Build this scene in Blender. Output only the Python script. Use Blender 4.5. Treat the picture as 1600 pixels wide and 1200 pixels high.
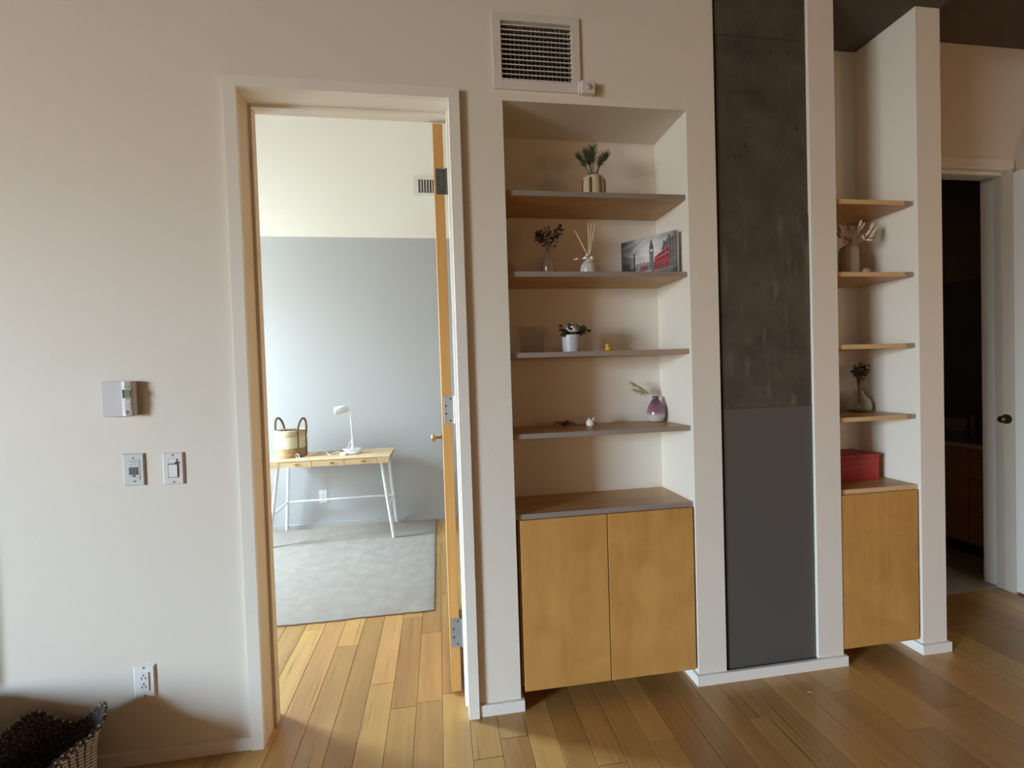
import bpy, bmesh, math, random
from mathutils import Vector, Matrix
R = random.Random(7)
PI = math.pi
scene = bpy.context.scene
for o in list(bpy.data.objects):
    bpy.data.objects.remove(o)
COL = scene.collection

# ------------------------------------------------------------------ camera
cam_d = bpy.data.cameras.new('camera'); cam = bpy.data.objects.new('camera', cam_d); COL.objects.link(cam)
cam_d.sensor_width = 36.0; cam_d.lens = 748.58 / 1600 * 36.0; cam_d.clip_start = 0.01
FW = Vector((0.15143951, 0.98822607, -0.02180141)); RT = Vector((0.98786874, -0.15207806, -0.03142639)); UPV = Vector((0.03437189, 0.01677773, 0.99926827))
cam.matrix_world = Matrix(((RT.x, UPV.x, -FW.x, -0.2883), (RT.y, UPV.y, -FW.y, -1.9017), (RT.z, UPV.z, -FW.z, 1.3697), (0, 0, 0, 1)))
scene.camera = cam

# ------------------------------------------------------------------ sky, windows' daylight, exposure
SKY = (0.64, 0.87, 1.10); SKY_STRENGTH = 31.0
w = bpy.data.worlds.new('world'); scene.world = w; w.use_nodes = True
nt = w.node_tree; nt.nodes.clear()
out = nt.nodes.new('ShaderNodeOutputWorld'); bg = nt.nodes.new('ShaderNodeBackground')
tc = nt.nodes.new('ShaderNodeTexCoord'); sep = nt.nodes.new('ShaderNodeSeparateXYZ'); ramp = nt.nodes.new('ShaderNodeValToRGB')
mp = nt.nodes.new('ShaderNodeMapRange'); mp.inputs[1].default_value = -0.10; mp.inputs[2].default_value = 0.10     # rooftops of the street opposite, sky above
nt.links.new(tc.outputs['Generated'], sep.inputs[0]); nt.links.new(sep.outputs[2], mp.inputs[0]); nt.links.new(mp.outputs[0], ramp.inputs[0])
ramp.color_ramp.elements[0].position = 0.40; ramp.color_ramp.elements[0].color = (0.20, 0.215, 0.215, 1)      # street
for p_, c_ in ((0.50, (0.47, 0.48, 0.46, 1)), (0.78, (0.52, 0.53, 0.51, 1))): ramp.color_ramp.elements.new(p_).color = c_      # facades opposite
ramp.color_ramp.elements[-1].position = 0.92; ramp.color_ramp.elements[-1].color = (*SKY, 1)
nt.links.new(ramp.outputs[0], bg.inputs[0]); bg.inputs[1].default_value = SKY_STRENGTH; nt.links.new(bg.outputs[0], out.inputs[0])
# window openings: (x of wall, y0, y1, z0, z1)
WIN1 = (-10.0, -7.2, -4.5, 0.20, 3.0)      # living room
WIN2 = (-3.3, 1.46, 2.24, 0.75, 2.62)        # bedroom
def portal(name, W):
    d = bpy.data.lights.new(name, 'AREA'); d.shape = 'RECTANGLE'; d.size = W[4] - W[3]; d.size_y = W[2] - W[1]
    d.cycles.is_portal = True
    o = bpy.data.objects.new(name, d); COL.objects.link(o)
    o.location = (W[0] - 0.02, (W[1] + W[2]) / 2, (W[3] + W[4]) / 2)
    o.rotation_euler = (0, -PI / 2, 0)
portal('living_window_daylight', WIN1); portal('bedroom_window_daylight', WIN2)
vs = scene.view_settings
vs.view_transform = 'Standard'; vs.look = 'None'; vs.gamma = 1; vs.use_curve_mapping = False
vs.exposure = 1.8
LAMP_GLOW = 15.0

# ------------------------------------------------------------------ measured plan (metres)
DLO, DLI, DRI, DRO = -1.021, -0.978, -0.213, -0.1716     # door casing
ZDO, ZDI = 2.480, 2.440
NR, NT, ND = 0.781, 2.4535, 0.302                        # first niche right, top, depth
SB = 0.019                                               # shelf set-back
S = [2.1076, 1.7808, 1.452, 1.1201, 0.792]               # shelf tops
C1, C2, C3, C4, C5 = 0.9106, 1.3618, 1.488, 1.910, 2.0395
N2D = 0.316
BEAM = 2.98; CEIL = 3.135; BCEIL = 4.2
BH, BT = 0.0455, 0.0132
FARY = 2.743; PAINT = 2.68
WT = 0.17                                                # wall thickness at the door

# ------------------------------------------------------------------ materials
MATS = {}
def nodes(m):
    m.use_nodes = True
    return m.node_tree.nodes, m.node_tree.links
def mat(name, col, rough=0.6, metal=0.0, bump=0.0, bscale=200.0, var=0.0, vscale=3.0, spec=0.5, trans=0.0, coat=0.0, sss=0.0, alpha=1.0):
    if name in MATS: return MATS[name]
    m = bpy.data.materials.new(name); N, L = nodes(m); b = N['Principled BSDF']
    b.inputs['Base Color'].default_value = (*col, 1); b.inputs['Roughness'].default_value = rough
    b.inputs['Metallic'].default_value = metal; b.inputs['Specular IOR Level'].default_value = spec
    b.inputs['Transmission Weight'].default_value = trans; b.inputs['Coat Weight'].default_value = coat
    b.inputs['Alpha'].default_value = alpha
    t = N.new('ShaderNodeTexCoord')
    if var:
        n = N.new('ShaderNodeTexNoise'); n.inputs['Scale'].default_value = vscale; n.inputs['Detail'].default_value = 5
        L.new(t.outputs['Object'], n.inputs['Vector'])
        mx = N.new('ShaderNodeMix'); mx.data_type = 'RGBA'
        mx.inputs[6].default_value = (*[max(0, c * (1 - var)) for c in col], 1); mx.inputs[7].default_value = (*[min(1, c * (1 + var)) for c in col], 1)
        L.new(n.outputs['Fac'], mx.inputs[0]); L.new(mx.outputs[2], b.inputs['Base Color'])
    if bump:
        n = N.new('ShaderNodeTexNoise'); n.inputs['Scale'].default_value = bscale; n.inputs['Detail'].default_value = 3
        L.new(t.outputs['Object'], n.inputs['Vector'])
        bp = N.new('ShaderNodeBump'); bp.inputs['Strength'].default_value = bump; bp.inputs['Distance'].default_value = 0.002
        L.new(n.outputs['Fac'], bp.inputs['Height']); L.new(bp.outputs[0], b.inputs['Normal'])
    MATS[name] = m
    return m

def wood(name, dark, light, scale=(14, 14, 1.0), rough=0.4, coat=0.0, grain=0.35, objvar=0.0, streak=0.0, figure=0.0, huevar=0.0):
    """grain runs along the axis whose scale is smallest"""
    if name in MATS: return MATS[name]
    m = bpy.data.materials.new(name); N, L = nodes(m); b = N['Principled BSDF']
    t = N.new('ShaderNodeTexCoord'); oi = N.new('ShaderNodeObjectInfo')
    add = N.new('ShaderNodeVectorMath'); add.operation = 'MULTIPLY_ADD'
    L.new(oi.outputs['Random'], add.inputs[0]); add.inputs[1].default_value = (37, 91, 53); L.new(t.outputs['Object'], add.inputs[2])
    mpn = N.new('ShaderNodeMapping'); mpn.inputs['Scale'].default_value = scale; L.new(add.outputs[0], mpn.inputs[0])
    n1 = N.new('ShaderNodeTexNoise'); n1.inputs['Scale'].default_value = 1.2; n1.inputs['Detail'].default_value = 4; n1.inputs['Distortion'].default_value = 0.8
    L.new(mpn.outputs[0], n1.inputs[0])
    n2 = N.new('ShaderNodeTexNoise'); n2.inputs['Scale'].default_value = 7; n2.inputs['Detail'].default_value = 6
    L.new(mpn.outputs[0], n2.inputs[0])
    mixf = N.new('ShaderNodeMath'); mixf.operation = 'MULTIPLY_ADD'; mixf.inputs[1].default_value = grain
    L.new(n2.outputs['Fac'], mixf.inputs[0]); 
    sc = N.new('ShaderNodeMath'); sc.operation = 'MULTIPLY'; sc.inputs[1].default_value = 1 - grain
    L.new(n1.outputs['Fac'], sc.inputs[0]); L.new(sc.outputs[0], mixf.inputs[2])
    fac = mixf.outputs[0]
    if figure:
        n3 = N.new('ShaderNodeTexNoise'); n3.inputs['Scale'].default_value = 4.5; n3.inputs['Detail'].default_value = 2; n3.inputs['Distortion'].default_value = 1.5
        L.new(add.outputs[0], n3.inputs[0])
        f2 = N.new('ShaderNodeMath'); f2.operation = 'MULTIPLY_ADD'; f2.inputs[1].default_value = figure
        s3 = N.new('ShaderNodeMath'); s3.operation = 'SUBTRACT'; s3.inputs[1].default_value = 0.5
        L.new(n3.outputs['Fac'], s3.inputs[0]); L.new(s3.outputs[0], f2.inputs[0]); L.new(fac, f2.inputs[2]); fac = f2.outputs[0]
    if objvar:
        o1 = N.new('ShaderNodeMath'); o1.operation = 'SUBTRACT'; o1.inputs[1].default_value = 0.5; L.new(oi.outputs['Random'], o1.inputs[0])
        o2 = N.new('ShaderNodeMath'); o2.operation = 'MULTIPLY_ADD'; o2.inputs[1].default_value = objvar
        L.new(o1.outputs[0], o2.inputs[0]); L.new(fac, o2.inputs[2]); fac = o2.outputs[0]
    cr = N.new('ShaderNodeValToRGB'); cr.color_ramp.elements[0].position = 0.25; cr.color_ramp.elements[1].position = 0.75
    cr.color_ramp.elements[0].color = (*dark, 1); cr.color_ramp.elements[1].color = (*light, 1)
    L.new(fac, cr.inputs[0]); colr = cr.outputs[0]
    if huevar:
        hs = N.new('ShaderNodeHueSaturation'); L.new(colr, hs.inputs['Color'])
        wn = N.new('ShaderNodeTexWhiteNoise'); wn.noise_dimensions = '1D'; L.new(oi.outputs['Random'], wn.inputs['W'])
        r1 = N.new('ShaderNodeMapRange'); r1.inputs[3].default_value = 0.5 - huevar * 0.05; r1.inputs[4].default_value = 0.5 + huevar * 0.03
        L.new(wn.outputs['Value'], r1.inputs[0]); L.new(r1.outputs[0], hs.inputs['Hue'])
        r2 = N.new('ShaderNodeMapRange'); r2.inputs[3].default_value = 1 - huevar; r2.inputs[4].default_value = 1 + huevar * 0.6
        L.new(oi.outputs['Random'], r2.inputs[0]); L.new(r2.outputs[0], hs.inputs['Value']); colr = hs.outputs[0]
    if streak:
        mp2 = N.new('ShaderNodeMapping'); mp2.inputs['Scale'].default_value = tuple(6.5 * s if s > 2 else s * 2.2 for s in scale); L.new(add.outputs[0], mp2.inputs[0])
        n4 = N.new('ShaderNodeTexNoise'); n4.inputs['Scale'].default_value = 1.0; n4.inputs['Detail'].default_value = 1; L.new(mp2.outputs[0], n4.inputs[0])
        n5 = N.new('ShaderNodeTexNoise'); n5.inputs['Scale'].default_value = 1.3; n5.inputs['Detail'].default_value = 1; L.new(add.outputs[0], n5.inputs[0])
        r4 = N.new('ShaderNodeMapRange'); r4.inputs[1].default_value = 0.64; r4.inputs[2].default_value = 0.72; L.new(n4.outputs['Fac'], r4.inputs[0])
        r5 = N.new('ShaderNodeMapRange'); r5.inputs[1].default_value = 0.47; r5.inputs[2].default_value = 0.60; L.new(n5.outputs['Fac'], r5.inputs[0])
        mu = N.new('ShaderNodeMath'); mu.operation = 'MULTIPLY'; L.new(r4.outputs[0], mu.inputs[0]); L.new(r5.outputs[0], mu.inputs[1])
        mu2 = N.new('ShaderNodeMath'); mu2.operation = 'MULTIPLY'; mu2.inputs[1].default_value = streak; L.new(mu.outputs[0], mu2.inputs[0])
        mx = N.new('ShaderNodeMix'); mx.data_type = 'RGBA'; L.new(mu2.outputs[0], mx.inputs[0]); L.new(colr, mx.inputs[6])
        mx.inputs[7].default_value = (dark[0] * 0.22, dark[1] * 0.18, dark[2] * 0.15, 1); colr = mx.outputs[2]
    L.new(colr, b.inputs['Base Color']); b.inputs['Roughness'].default_value = rough; b.inputs['Coat Weight'].default_value = coat; b.inputs['Coat Roughness'].default_value = 0.16
    bp = N.new('ShaderNodeBump'); bp.inputs['Strength'].default_value = 0.05; bp.inputs['Distance'].default_value = 0.001
    L.new(n2.outputs['Fac'], bp.inputs['Height']); L.new(bp.outputs[0], b.inputs['Normal'])
    MATS[name] = m
    return m

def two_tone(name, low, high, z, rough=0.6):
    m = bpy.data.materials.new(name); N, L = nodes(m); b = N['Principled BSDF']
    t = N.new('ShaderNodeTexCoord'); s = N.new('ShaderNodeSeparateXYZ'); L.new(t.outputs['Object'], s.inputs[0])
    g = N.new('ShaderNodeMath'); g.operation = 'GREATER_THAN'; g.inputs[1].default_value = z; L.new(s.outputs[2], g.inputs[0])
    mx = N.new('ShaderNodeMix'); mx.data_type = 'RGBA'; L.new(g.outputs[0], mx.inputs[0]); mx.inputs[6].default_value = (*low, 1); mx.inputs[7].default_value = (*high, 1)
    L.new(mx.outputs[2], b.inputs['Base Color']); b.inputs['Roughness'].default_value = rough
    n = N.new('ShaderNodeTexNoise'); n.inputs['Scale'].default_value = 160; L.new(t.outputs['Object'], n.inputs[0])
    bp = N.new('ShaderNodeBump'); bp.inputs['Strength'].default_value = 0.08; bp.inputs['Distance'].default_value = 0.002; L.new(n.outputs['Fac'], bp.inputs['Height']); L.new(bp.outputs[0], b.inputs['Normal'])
    return m

M_WALL = mat('wall_paint', (0.73, 0.685, 0.60), 0.55, bump=0.12, bscale=150)
M_BRICK = mat('warm_brick', (0.36, 0.17, 0.07), 0.85, bump=0.5, bscale=30, var=0.25, vscale=8)
M_TRIM = mat('trim_paint', (0.78, 0.745, 0.68), 0.4, bump=0.03, bscale=60)
M_GREYPAINT = mat('dark_grey_paint', (0.088, 0.084, 0.078), 0.5, bump=0.06, bscale=90)
M_PLATE = mat('plate_plastic', (0.72, 0.72, 0.72), 0.3)
M_PLATE2 = mat('plate_grey_plastic', (0.60, 0.63, 0.62), 0.35)
M_WHITE = mat('white_plastic', (0.80, 0.80, 0.78), 0.3)
M_DARK = mat('dark_slot', (0.02, 0.018, 0.016), 0.6)
M_GREYM = mat('vent_metal', (0.66, 0.62, 0.57), 0.45)
M_DUCT = mat('duct_dark', (0.05, 0.045, 0.04), 0.8)
M_ALU = mat('shelf_edge_metal', (0.36, 0.32, 0.285), 0.4, metal=0.35)
M_STEEL = mat('hinge_steel', (0.55, 0.56, 0.57), 0.35, metal=0.7)
M_BRONZE = mat('bronze', (0.10, 0.07, 0.045), 0.35, metal=0.8)
M_BRASS = mat('aged_brass', (0.42, 0.33, 0.20), 0.35, metal=0.9)
M_CEIL = mat('raw_concrete_ceiling', (0.10, 0.088, 0.072), 0.85, bump=0.5, bscale=12, var=0.35, vscale=1.6)
M_FLOOR = wood('floor_plank_wood', (0.34, 0.175, 0.05), (0.52, 0.295, 0.09), (12, 0.9, 12), rough=0.36, coat=0.32, objvar=0.34, streak=0.55, huevar=0.10)
M_BIRCH = wood('amber_birch_ply', (0.43, 0.215, 0.055), (0.60, 0.325, 0.095), (5, 5, 0.8), rough=0.38, coat=0.15, figure=0.6, grain=0.34)
M_SHELF = wood('shelf_birch_ply', (0.42, 0.22, 0.07), (0.56, 0.32, 0.12), (0.9, 9, 9), rough=0.42, coat=0.1, figure=0.2)
M_EDGE = wood('pale_front_edge', (0.55, 0.36, 0.17), (0.68, 0.47, 0.25), (0.8, 20, 20), rough=0.45)
M_DOORW = wood('door_edge_wood', (0.46, 0.22, 0.06), (0.60, 0.32, 0.10), (16, 16, 0.7), rough=0.4, coat=0.1)
M_DESK = wood('pine_desk_wood', (0.60, 0.39, 0.20), (0.76, 0.55, 0.31), (0.9, 12, 12), rough=0.5)
M_SUB = mat('subfloor', (0.06, 0.035, 0.015), 0.9)
def concrete():
    m = bpy.data.materials.new('dark_concrete'); N, L = nodes(m); b = N['Principled BSDF']
    t = N.new('ShaderNodeTexCoord')
    n1 = N.new('ShaderNodeTexNoise'); n1.inputs['Scale'].default_value = 5; n1.inputs['Detail'].default_value = 8; n1.inputs['Roughness'].default_value = 0.65
    L.new(t.outputs['Object'], n1.inputs[0])
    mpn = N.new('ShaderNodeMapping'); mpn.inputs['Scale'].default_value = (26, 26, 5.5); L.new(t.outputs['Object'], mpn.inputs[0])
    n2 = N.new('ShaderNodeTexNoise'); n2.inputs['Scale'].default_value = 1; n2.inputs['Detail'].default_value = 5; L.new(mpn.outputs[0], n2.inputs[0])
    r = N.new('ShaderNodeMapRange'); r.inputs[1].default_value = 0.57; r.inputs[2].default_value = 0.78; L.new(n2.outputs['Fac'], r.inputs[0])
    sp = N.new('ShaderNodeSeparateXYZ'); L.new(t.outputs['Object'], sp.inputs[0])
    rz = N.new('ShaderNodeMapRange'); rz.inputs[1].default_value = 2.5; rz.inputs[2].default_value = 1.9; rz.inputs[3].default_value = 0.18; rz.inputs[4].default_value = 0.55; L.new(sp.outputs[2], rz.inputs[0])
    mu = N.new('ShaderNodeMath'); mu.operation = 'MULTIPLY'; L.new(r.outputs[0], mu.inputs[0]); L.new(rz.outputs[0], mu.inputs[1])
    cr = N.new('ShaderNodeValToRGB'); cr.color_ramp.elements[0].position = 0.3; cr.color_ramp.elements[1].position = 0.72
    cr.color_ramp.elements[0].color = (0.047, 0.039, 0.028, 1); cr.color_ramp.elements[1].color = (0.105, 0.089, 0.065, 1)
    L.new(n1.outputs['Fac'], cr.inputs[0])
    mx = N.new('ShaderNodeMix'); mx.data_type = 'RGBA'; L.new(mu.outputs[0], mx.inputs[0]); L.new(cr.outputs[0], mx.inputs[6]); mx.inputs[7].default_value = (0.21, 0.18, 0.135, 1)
    L.new(mx.outputs[2], b.inputs['Base Color']); b.inputs['Roughness'].default_value = 0.7
    n3 = N.new('ShaderNodeTexNoise'); n3.inputs['Scale'].default_value = 40; n3.inputs['Detail'].default_value = 4; L.new(t.outputs['Object'], n3.inputs[0])
    bp = N.new('ShaderNodeBump'); bp.inputs['Strength'].default_value = 0.35; bp.inputs['Distance'].default_value = 0.003; L.new(n3.outputs['Fac'], bp.inputs['Height']); L.new(bp.outputs[0], b.inputs['Normal'])
    return m
M_CONC = concrete()

# ------------------------------------------------------------------ mesh helpers
def box(bm, x0, x1, y0, y1, z0, z1, bev=0.0):
    vs_ = [bm.verts.new(p) for p in ((x0, y0, z0), (x1, y0, z0), (x1, y1, z0), (x0, y1, z0), (x0, y0, z1), (x1, y0, z1), (x1, y1, z1), (x0, y1, z1))]
    fs = [bm.faces.new([vs_[i] for i in q]) for q in ((0, 3, 2, 1), (4, 5, 6, 7), (0, 1, 5, 4), (1, 2, 6, 5), (2, 3, 7, 6), (3, 0, 4, 7))]
    if bev:
        es = {e for f in fs for e in f.edges}
        bmesh.ops.bevel(bm, geom=list(es), offset=bev, segments=2, affect='EDGES', profile=0.5)
    return bm
def prism(bm, pts, axis, a, b):
    """extrude the 2D polygon pts (the two other axes in xyz order) along axis from a to b"""
    def P(p, t):
        l = list(p); l.insert('xyz'.index(axis), t); return l
    v0 = [bm.verts.new(P(p, a)) for p in pts]; v1 = [bm.verts.new(P(p, b)) for p in pts]
    n = len(pts)
    bm.faces.new(v0); bm.faces.new(v1[::-1])
    for i in range(n): bm.faces.new((v0[i], v0[(i + 1) % n], v1[(i + 1) % n], v1[i]))
    bmesh.ops.recalc_face_normals(bm, faces=bm.faces[:])
    return bm
def lathe(bm, prof, c=(0, 0, 0), seg=32, rfun=None, capb=True, capt=True):
    rings = []
    for r, z in prof:
        ring = []
        for i in range(seg):
            a = 2 * PI * i / seg; rr = r * (rfun(a, z) if rfun else 1)
            ring.append(bm.verts.new((c[0] + rr * math.cos(a), c[1] + rr * math.sin(a), c[2] + z)))
        rings.append(ring)
    for q in range(len(rings) - 1):
        for i in range(seg):
            bm.faces.new((rings[q][i], rings[q][(i + 1) % seg], rings[q + 1][(i + 1) % seg], rings[q + 1][i]))
    if capb: bm.faces.new(rings[0][::-1])
    if capt: bm.faces.new(rings[-1])
    return bm
def tube(bm, pts, r, seg=8, closed=False):
    pts = [Vector(p) for p in pts]; n = len(pts)
    rad = r if isinstance(r, (list, tuple)) else [r] * n
    rings = []; prev = None
    for i in range(n):
        if closed: t = pts[(i + 1) % n] - pts[i - 1]
        else: t = pts[min(i + 1, n - 1)] - pts[max(i - 1, 0)]
        t.normalize()
        if prev is None:
            u = t.cross(Vector((0, 0, 1)))
            if u.length < 1e-3: u = t.cross(Vector((1, 0, 0)))
        else:
            u = prev - t * prev.dot(t)
        u.normalize(); prev = u; v = t.cross(u)
        rings.append([bm.verts.new(pts[i] + (u * math.cos(2 * PI * k / seg) + v * math.sin(2 * PI * k / seg)) * rad[i]) for k in range(seg)])
    for i in range(n if closed else n - 1):
        a, b = rings[i], rings[(i + 1) % n]
        for k in range(seg): bm.faces.new((a[k], a[(k + 1) % seg], b[(k + 1) % seg], b[k]))
    if not closed: bm.faces.new(rings[0][::-1]); bm.faces.new(rings[-1])
    return bm
def ball(bm, c, r, sx=1, sy=1, sz=1, seg=12, rot=None):
    m = Matrix.Translation(c) @ (rot.to_4x4() if rot else Matrix.Identity(4)) @ Matrix.Diagonal((r * sx, r * sy, r * sz, 1))
    bmesh.ops.create_uvsphere(bm, u_segments=seg, v_segments=max(6, seg // 2 + 2), radius=1, matrix=m)
    return bm
def leaf(bm, base, tip, width, normal=(0, -1, 0), bend=0.15):
    b, t = Vector(base), Vector(tip); d = t - b; n = Vector(normal); s = d.cross(n)
    if s.length < 1e-6: s = d.cross(Vector((1, 0, 0)))
    s.normalize(); n2 = s.cross(d).normalized(); L_ = d.length
    rows = []
    for f, wd in ((0, .12), (.3, .85), (.6, 1), (.85, .6), (1, .05)):
        c = b + d * f + n2 * (bend * L_ * math.sin(PI * f))
        rows.append((bm.verts.new(c - s * width * wd / 2), bm.verts.new(c + n2 * width * .12 * wd), bm.verts.new(c + s * width * wd / 2), bm.verts.new(c - n2 * width * .06 * wd)))
    for i in range(4):
        a, c = rows[i], rows[i + 1]
        for k in range(4): bm.faces.new((a[k], a[(k + 1) % 4], c[(k + 1) % 4], c[k]))
    bm.faces.new(rows[0][::-1]); bm.faces.new(rows[-1])
    return bm
def obj(name, bm, m, parent=None, smooth=False, kind=None, label=None, loc=None):
    bmesh.ops.recalc_face_normals(bm, faces=bm.faces[:])
    me = bpy.data.meshes.new(name); bm.to_mesh(me); bm.free()
    if m: me.materials.append(m)
    if smooth:
        for p in me.polygons: p.use_smooth = True
        try: me.set_sharp_from_angle(angle=math.radians(40))
        except Exception: pass
    o = bpy.data.objects.new(name, me); COL.objects.link(o)
    if parent: o.parent = parent
    if loc: o.location = loc
    if kind: o['kind'] = kind
    if label: o['label'] = label
    return o
def tag(o, label, cat, group=None, kind=None):
    o['label'] = label; o['category'] = cat
    if group: o['group'] = group
    if kind: o['kind'] = kind
    return o
def thing(name, label, cat, loc=(0, 0, 0), rotz=0, group=None, kind=None):
    o = bpy.data.objects.new(name, None); COL.objects.link(o); o.location = loc; o.rotation_euler = (0, 0, rotz); o.empty_display_size = 0.05
    return tag(o, label, cat, group, kind)
def B(*a, **k): return box(bmesh.new(), *a, **k)
def struct(name, boxes, m, label, cat):
    bm = bmesh.new()
    for b_ in boxes: box(bm, *b_)
    return tag(obj(name, bm, m), label, cat, kind='structure')

# ------------------------------------------------------------------ the setting: shell
XL, XR, YB = WIN1[0], 4.6, -8.0
def wall_with_window(name, W, y0, y1, z0, z1, th, m, label):
    x = W[0]
    return struct(name, [(x - th, x, y0, W[1], z0, z1), (x - th, x, W[2], y1, z0, z1), (x - th, x, W[1], W[2], z0, W[3]), (x - th, x, W[1], W[2], W[4], z1)], m, label, 'wall')
Z0 = -0.012
struct('wall_front', [
    (XL, DLI - .02, 0, WT, Z0, CEIL), (DLI - .02, DRI + .02, 0, WT, ZDI + .02, CEIL), (DRI + .02, 0, 0, ND + .06, Z0, CEIL),
    (0, NR, 0, ND + .06, NT, 2.531), (0, .289, 0, ND + .06, 2.762, CEIL), (.289, NR, 0, ND + .06, 2.531, CEIL), (0, .289, .09, ND + .06, 2.531, 2.762), (0, NR, ND, ND + .06, Z0, NT), (NR, C1, 0, ND + .06, Z0, CEIL),
    (C1, C2, ND - .02, ND + .06, Z0, CEIL), (C2, C3, 0, N2D + .05, Z0, CEIL), (C3, C4, N2D, N2D + .05, Z0, CEIL), (C4, C5, 0, .56, Z0, CEIL)],
    M_WALL, 'off-white painted wall with shelf niches, main wall facing the viewer', 'wall')
wall_with_window('wall_left', WIN1, YB, 0, Z0, CEIL, .2, M_WALL, 'off-white living room wall holding the tall window')
struct('wall_right', [(XR, XR + .1, YB, .4, Z0, CEIL)], M_BRICK, 'brown brick wall at the right end of the living room', 'wall')
struct('wall_back', [(XL, XR, YB - .1, YB, Z0, CEIL)], M_BRICK, 'brown brick living room wall behind the viewer', 'wall')
struct('ceiling', [(XL, XR, YB, .56, CEIL, CEIL + .1)], M_CEIL, 'dark raw concrete ceiling over the living room', 'ceiling')
struct('ceiling_beam', [(C3 - .25, C5, YB, -.0005, BEAM, CEIL - .0005), (C3 + .0005, C4 - .0005, 0, N2D - .0005, BEAM, CEIL - .0005)], M_CEIL, 'low dark concrete ceiling strip above the narrow shelf niche', 'beam')
# hall wall with bathroom doorway
HX, HY = 2.98, .40
struct('wall_hall', [(C5, HX + .02, HY, .56, 2.46, CEIL), (HX + .02, XR, HY, .56, Z0, CEIL)], M_WALL, 'cream wall above the dark bathroom doorway', 'wall')
# bedroom
BL, BR = WIN2[0], 1.6
M_BED = two_tone('bedroom_two_tone_paint', (0.47, 0.46, 0.45), (0.92, 0.865, 0.78), PAINT)
struct('wall_bedroom_far', [(BL - .2, BR, FARY, FARY + .1, Z0, BCEIL)], M_BED, 'bedroom wall, grey paint below and cream above', 'wall')
wall_with_window('wall_bedroom_left', WIN2, WT, FARY, Z0, BCEIL, .2, M_WALL, 'off-white bedroom wall holding the window')
struct('wall_bedroom_right', [(BR, BR + .1, .5, FARY, Z0, BCEIL)], M_WALL, 'off-white wall on the right side of the bedroom', 'wall')
struct('wall_bedroom_near', [(BL - .2, BR, WT - .01, WT + .0, CEIL + .1, BCEIL), (C1 + .2, BR, .5, .55, Z0, BCEIL)], M_WALL, 'bedroom side of the dividing wall', 'wall')
struct('ceiling_bedroom', [(BL - .2, BR + .1, WT, FARY + .1, BCEIL, BCEIL + .1)], M_WALL, 'bedroom ceiling, pale painted', 'ceiling')
# bathroom
BX, BY = 3.83, 2.3
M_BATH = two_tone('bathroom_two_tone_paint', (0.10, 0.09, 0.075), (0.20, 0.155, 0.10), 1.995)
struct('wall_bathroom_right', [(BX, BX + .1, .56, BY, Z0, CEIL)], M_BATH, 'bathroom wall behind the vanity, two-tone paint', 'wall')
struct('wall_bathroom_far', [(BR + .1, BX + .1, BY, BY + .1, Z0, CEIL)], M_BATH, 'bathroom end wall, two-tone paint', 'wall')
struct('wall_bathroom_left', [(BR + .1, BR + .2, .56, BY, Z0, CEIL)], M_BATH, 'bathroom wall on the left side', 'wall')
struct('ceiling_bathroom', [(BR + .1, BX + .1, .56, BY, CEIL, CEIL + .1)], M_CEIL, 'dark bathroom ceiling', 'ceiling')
# windows (both out of frame: they let the daylight in)
for n_, W in ((1, WIN1), (2, WIN2)):
    t = thing('window_%d' % n_, ('tall living room window in the left wall', 'bedroom window left of the desk')[n_ - 1], 'window', (W[0], 0, 0), kind='structure')
    f = .05
    for nm, b_ in (('window_stile', (W[1], W[1] + f, W[3], W[4])), ('window_stile', (W[2] - f, W[2], W[3], W[4])), ('window_rail', (W[1] + f, W[2] - f, W[3], W[3] + f)), ('window_rail', (W[1] + f, W[2] - f, W[4] - f, W[4])),
                   ('mullion', ((W[1] + W[2]) / 2 - .02, (W[1] + W[2]) / 2 + .02, W[3] + f, W[4] - f))):
        obj(nm, B(-.12, -.06, b_[0], b_[1], b_[2], b_[3]), M_TRIM, t)

# ------------------------------------------------------------------ floor with planks
floor = struct('floor', [(XL, XR, YB, 0, -.06, -.012), (BL - .2, BR, 0, FARY, -.06, -.012), (BR, XR, 0, .46, -.06, -.012)], M_SUB, 'golden wooden plank floor with dark joints', 'floor')
PW = 0.10665; PX0 = -0.957
rf = random.Random(3)
PL = [.55, .75, .95, 1.15, 1.4, 1.7]
def plank_mesh(L_):
    bm = bmesh.new(); g = .0007
    x0, x1, y0, y1 = g, PW - g, g, L_ - g
    c = .0012
    lo = [bm.verts.new(p) for p in ((x0, y0, -.012), (x1, y0, -.012), (x1, y1, -.012), (x0, y1, -.012))]
    mi = [bm.verts.new((p.co.x, p.co.y, -c)) for p in lo]
    hi = [bm.verts.new(p) for p in ((x0 + c, y0 + c, 0), (x1 - c, y0 + c, 0), (x1 - c, y1 - c, 0), (x0 + c, y1 - c, 0))]
    for a, b_ in ((lo, mi), (mi, hi)):
        for i in range(4): bm.faces.new((a[i], a[(i + 1) % 4], b_[(i + 1) % 4], b_[i]))
    bm.faces.new(hi)
    bmesh.ops.recalc_face_normals(bm, faces=bm.faces[:])
    me = bpy.data.meshes.new('floor_plank'); bm.to_mesh(me); bm.free(); me.materials.append(M_FLOOR); return me
pm = {L_: plank_mesh(L_) for L_ in PL}
rest = bmesh.new()
k0 = math.floor((XL - PX0) / PW) + 1; k1 = math.floor((XR - PX0) / PW)
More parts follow.
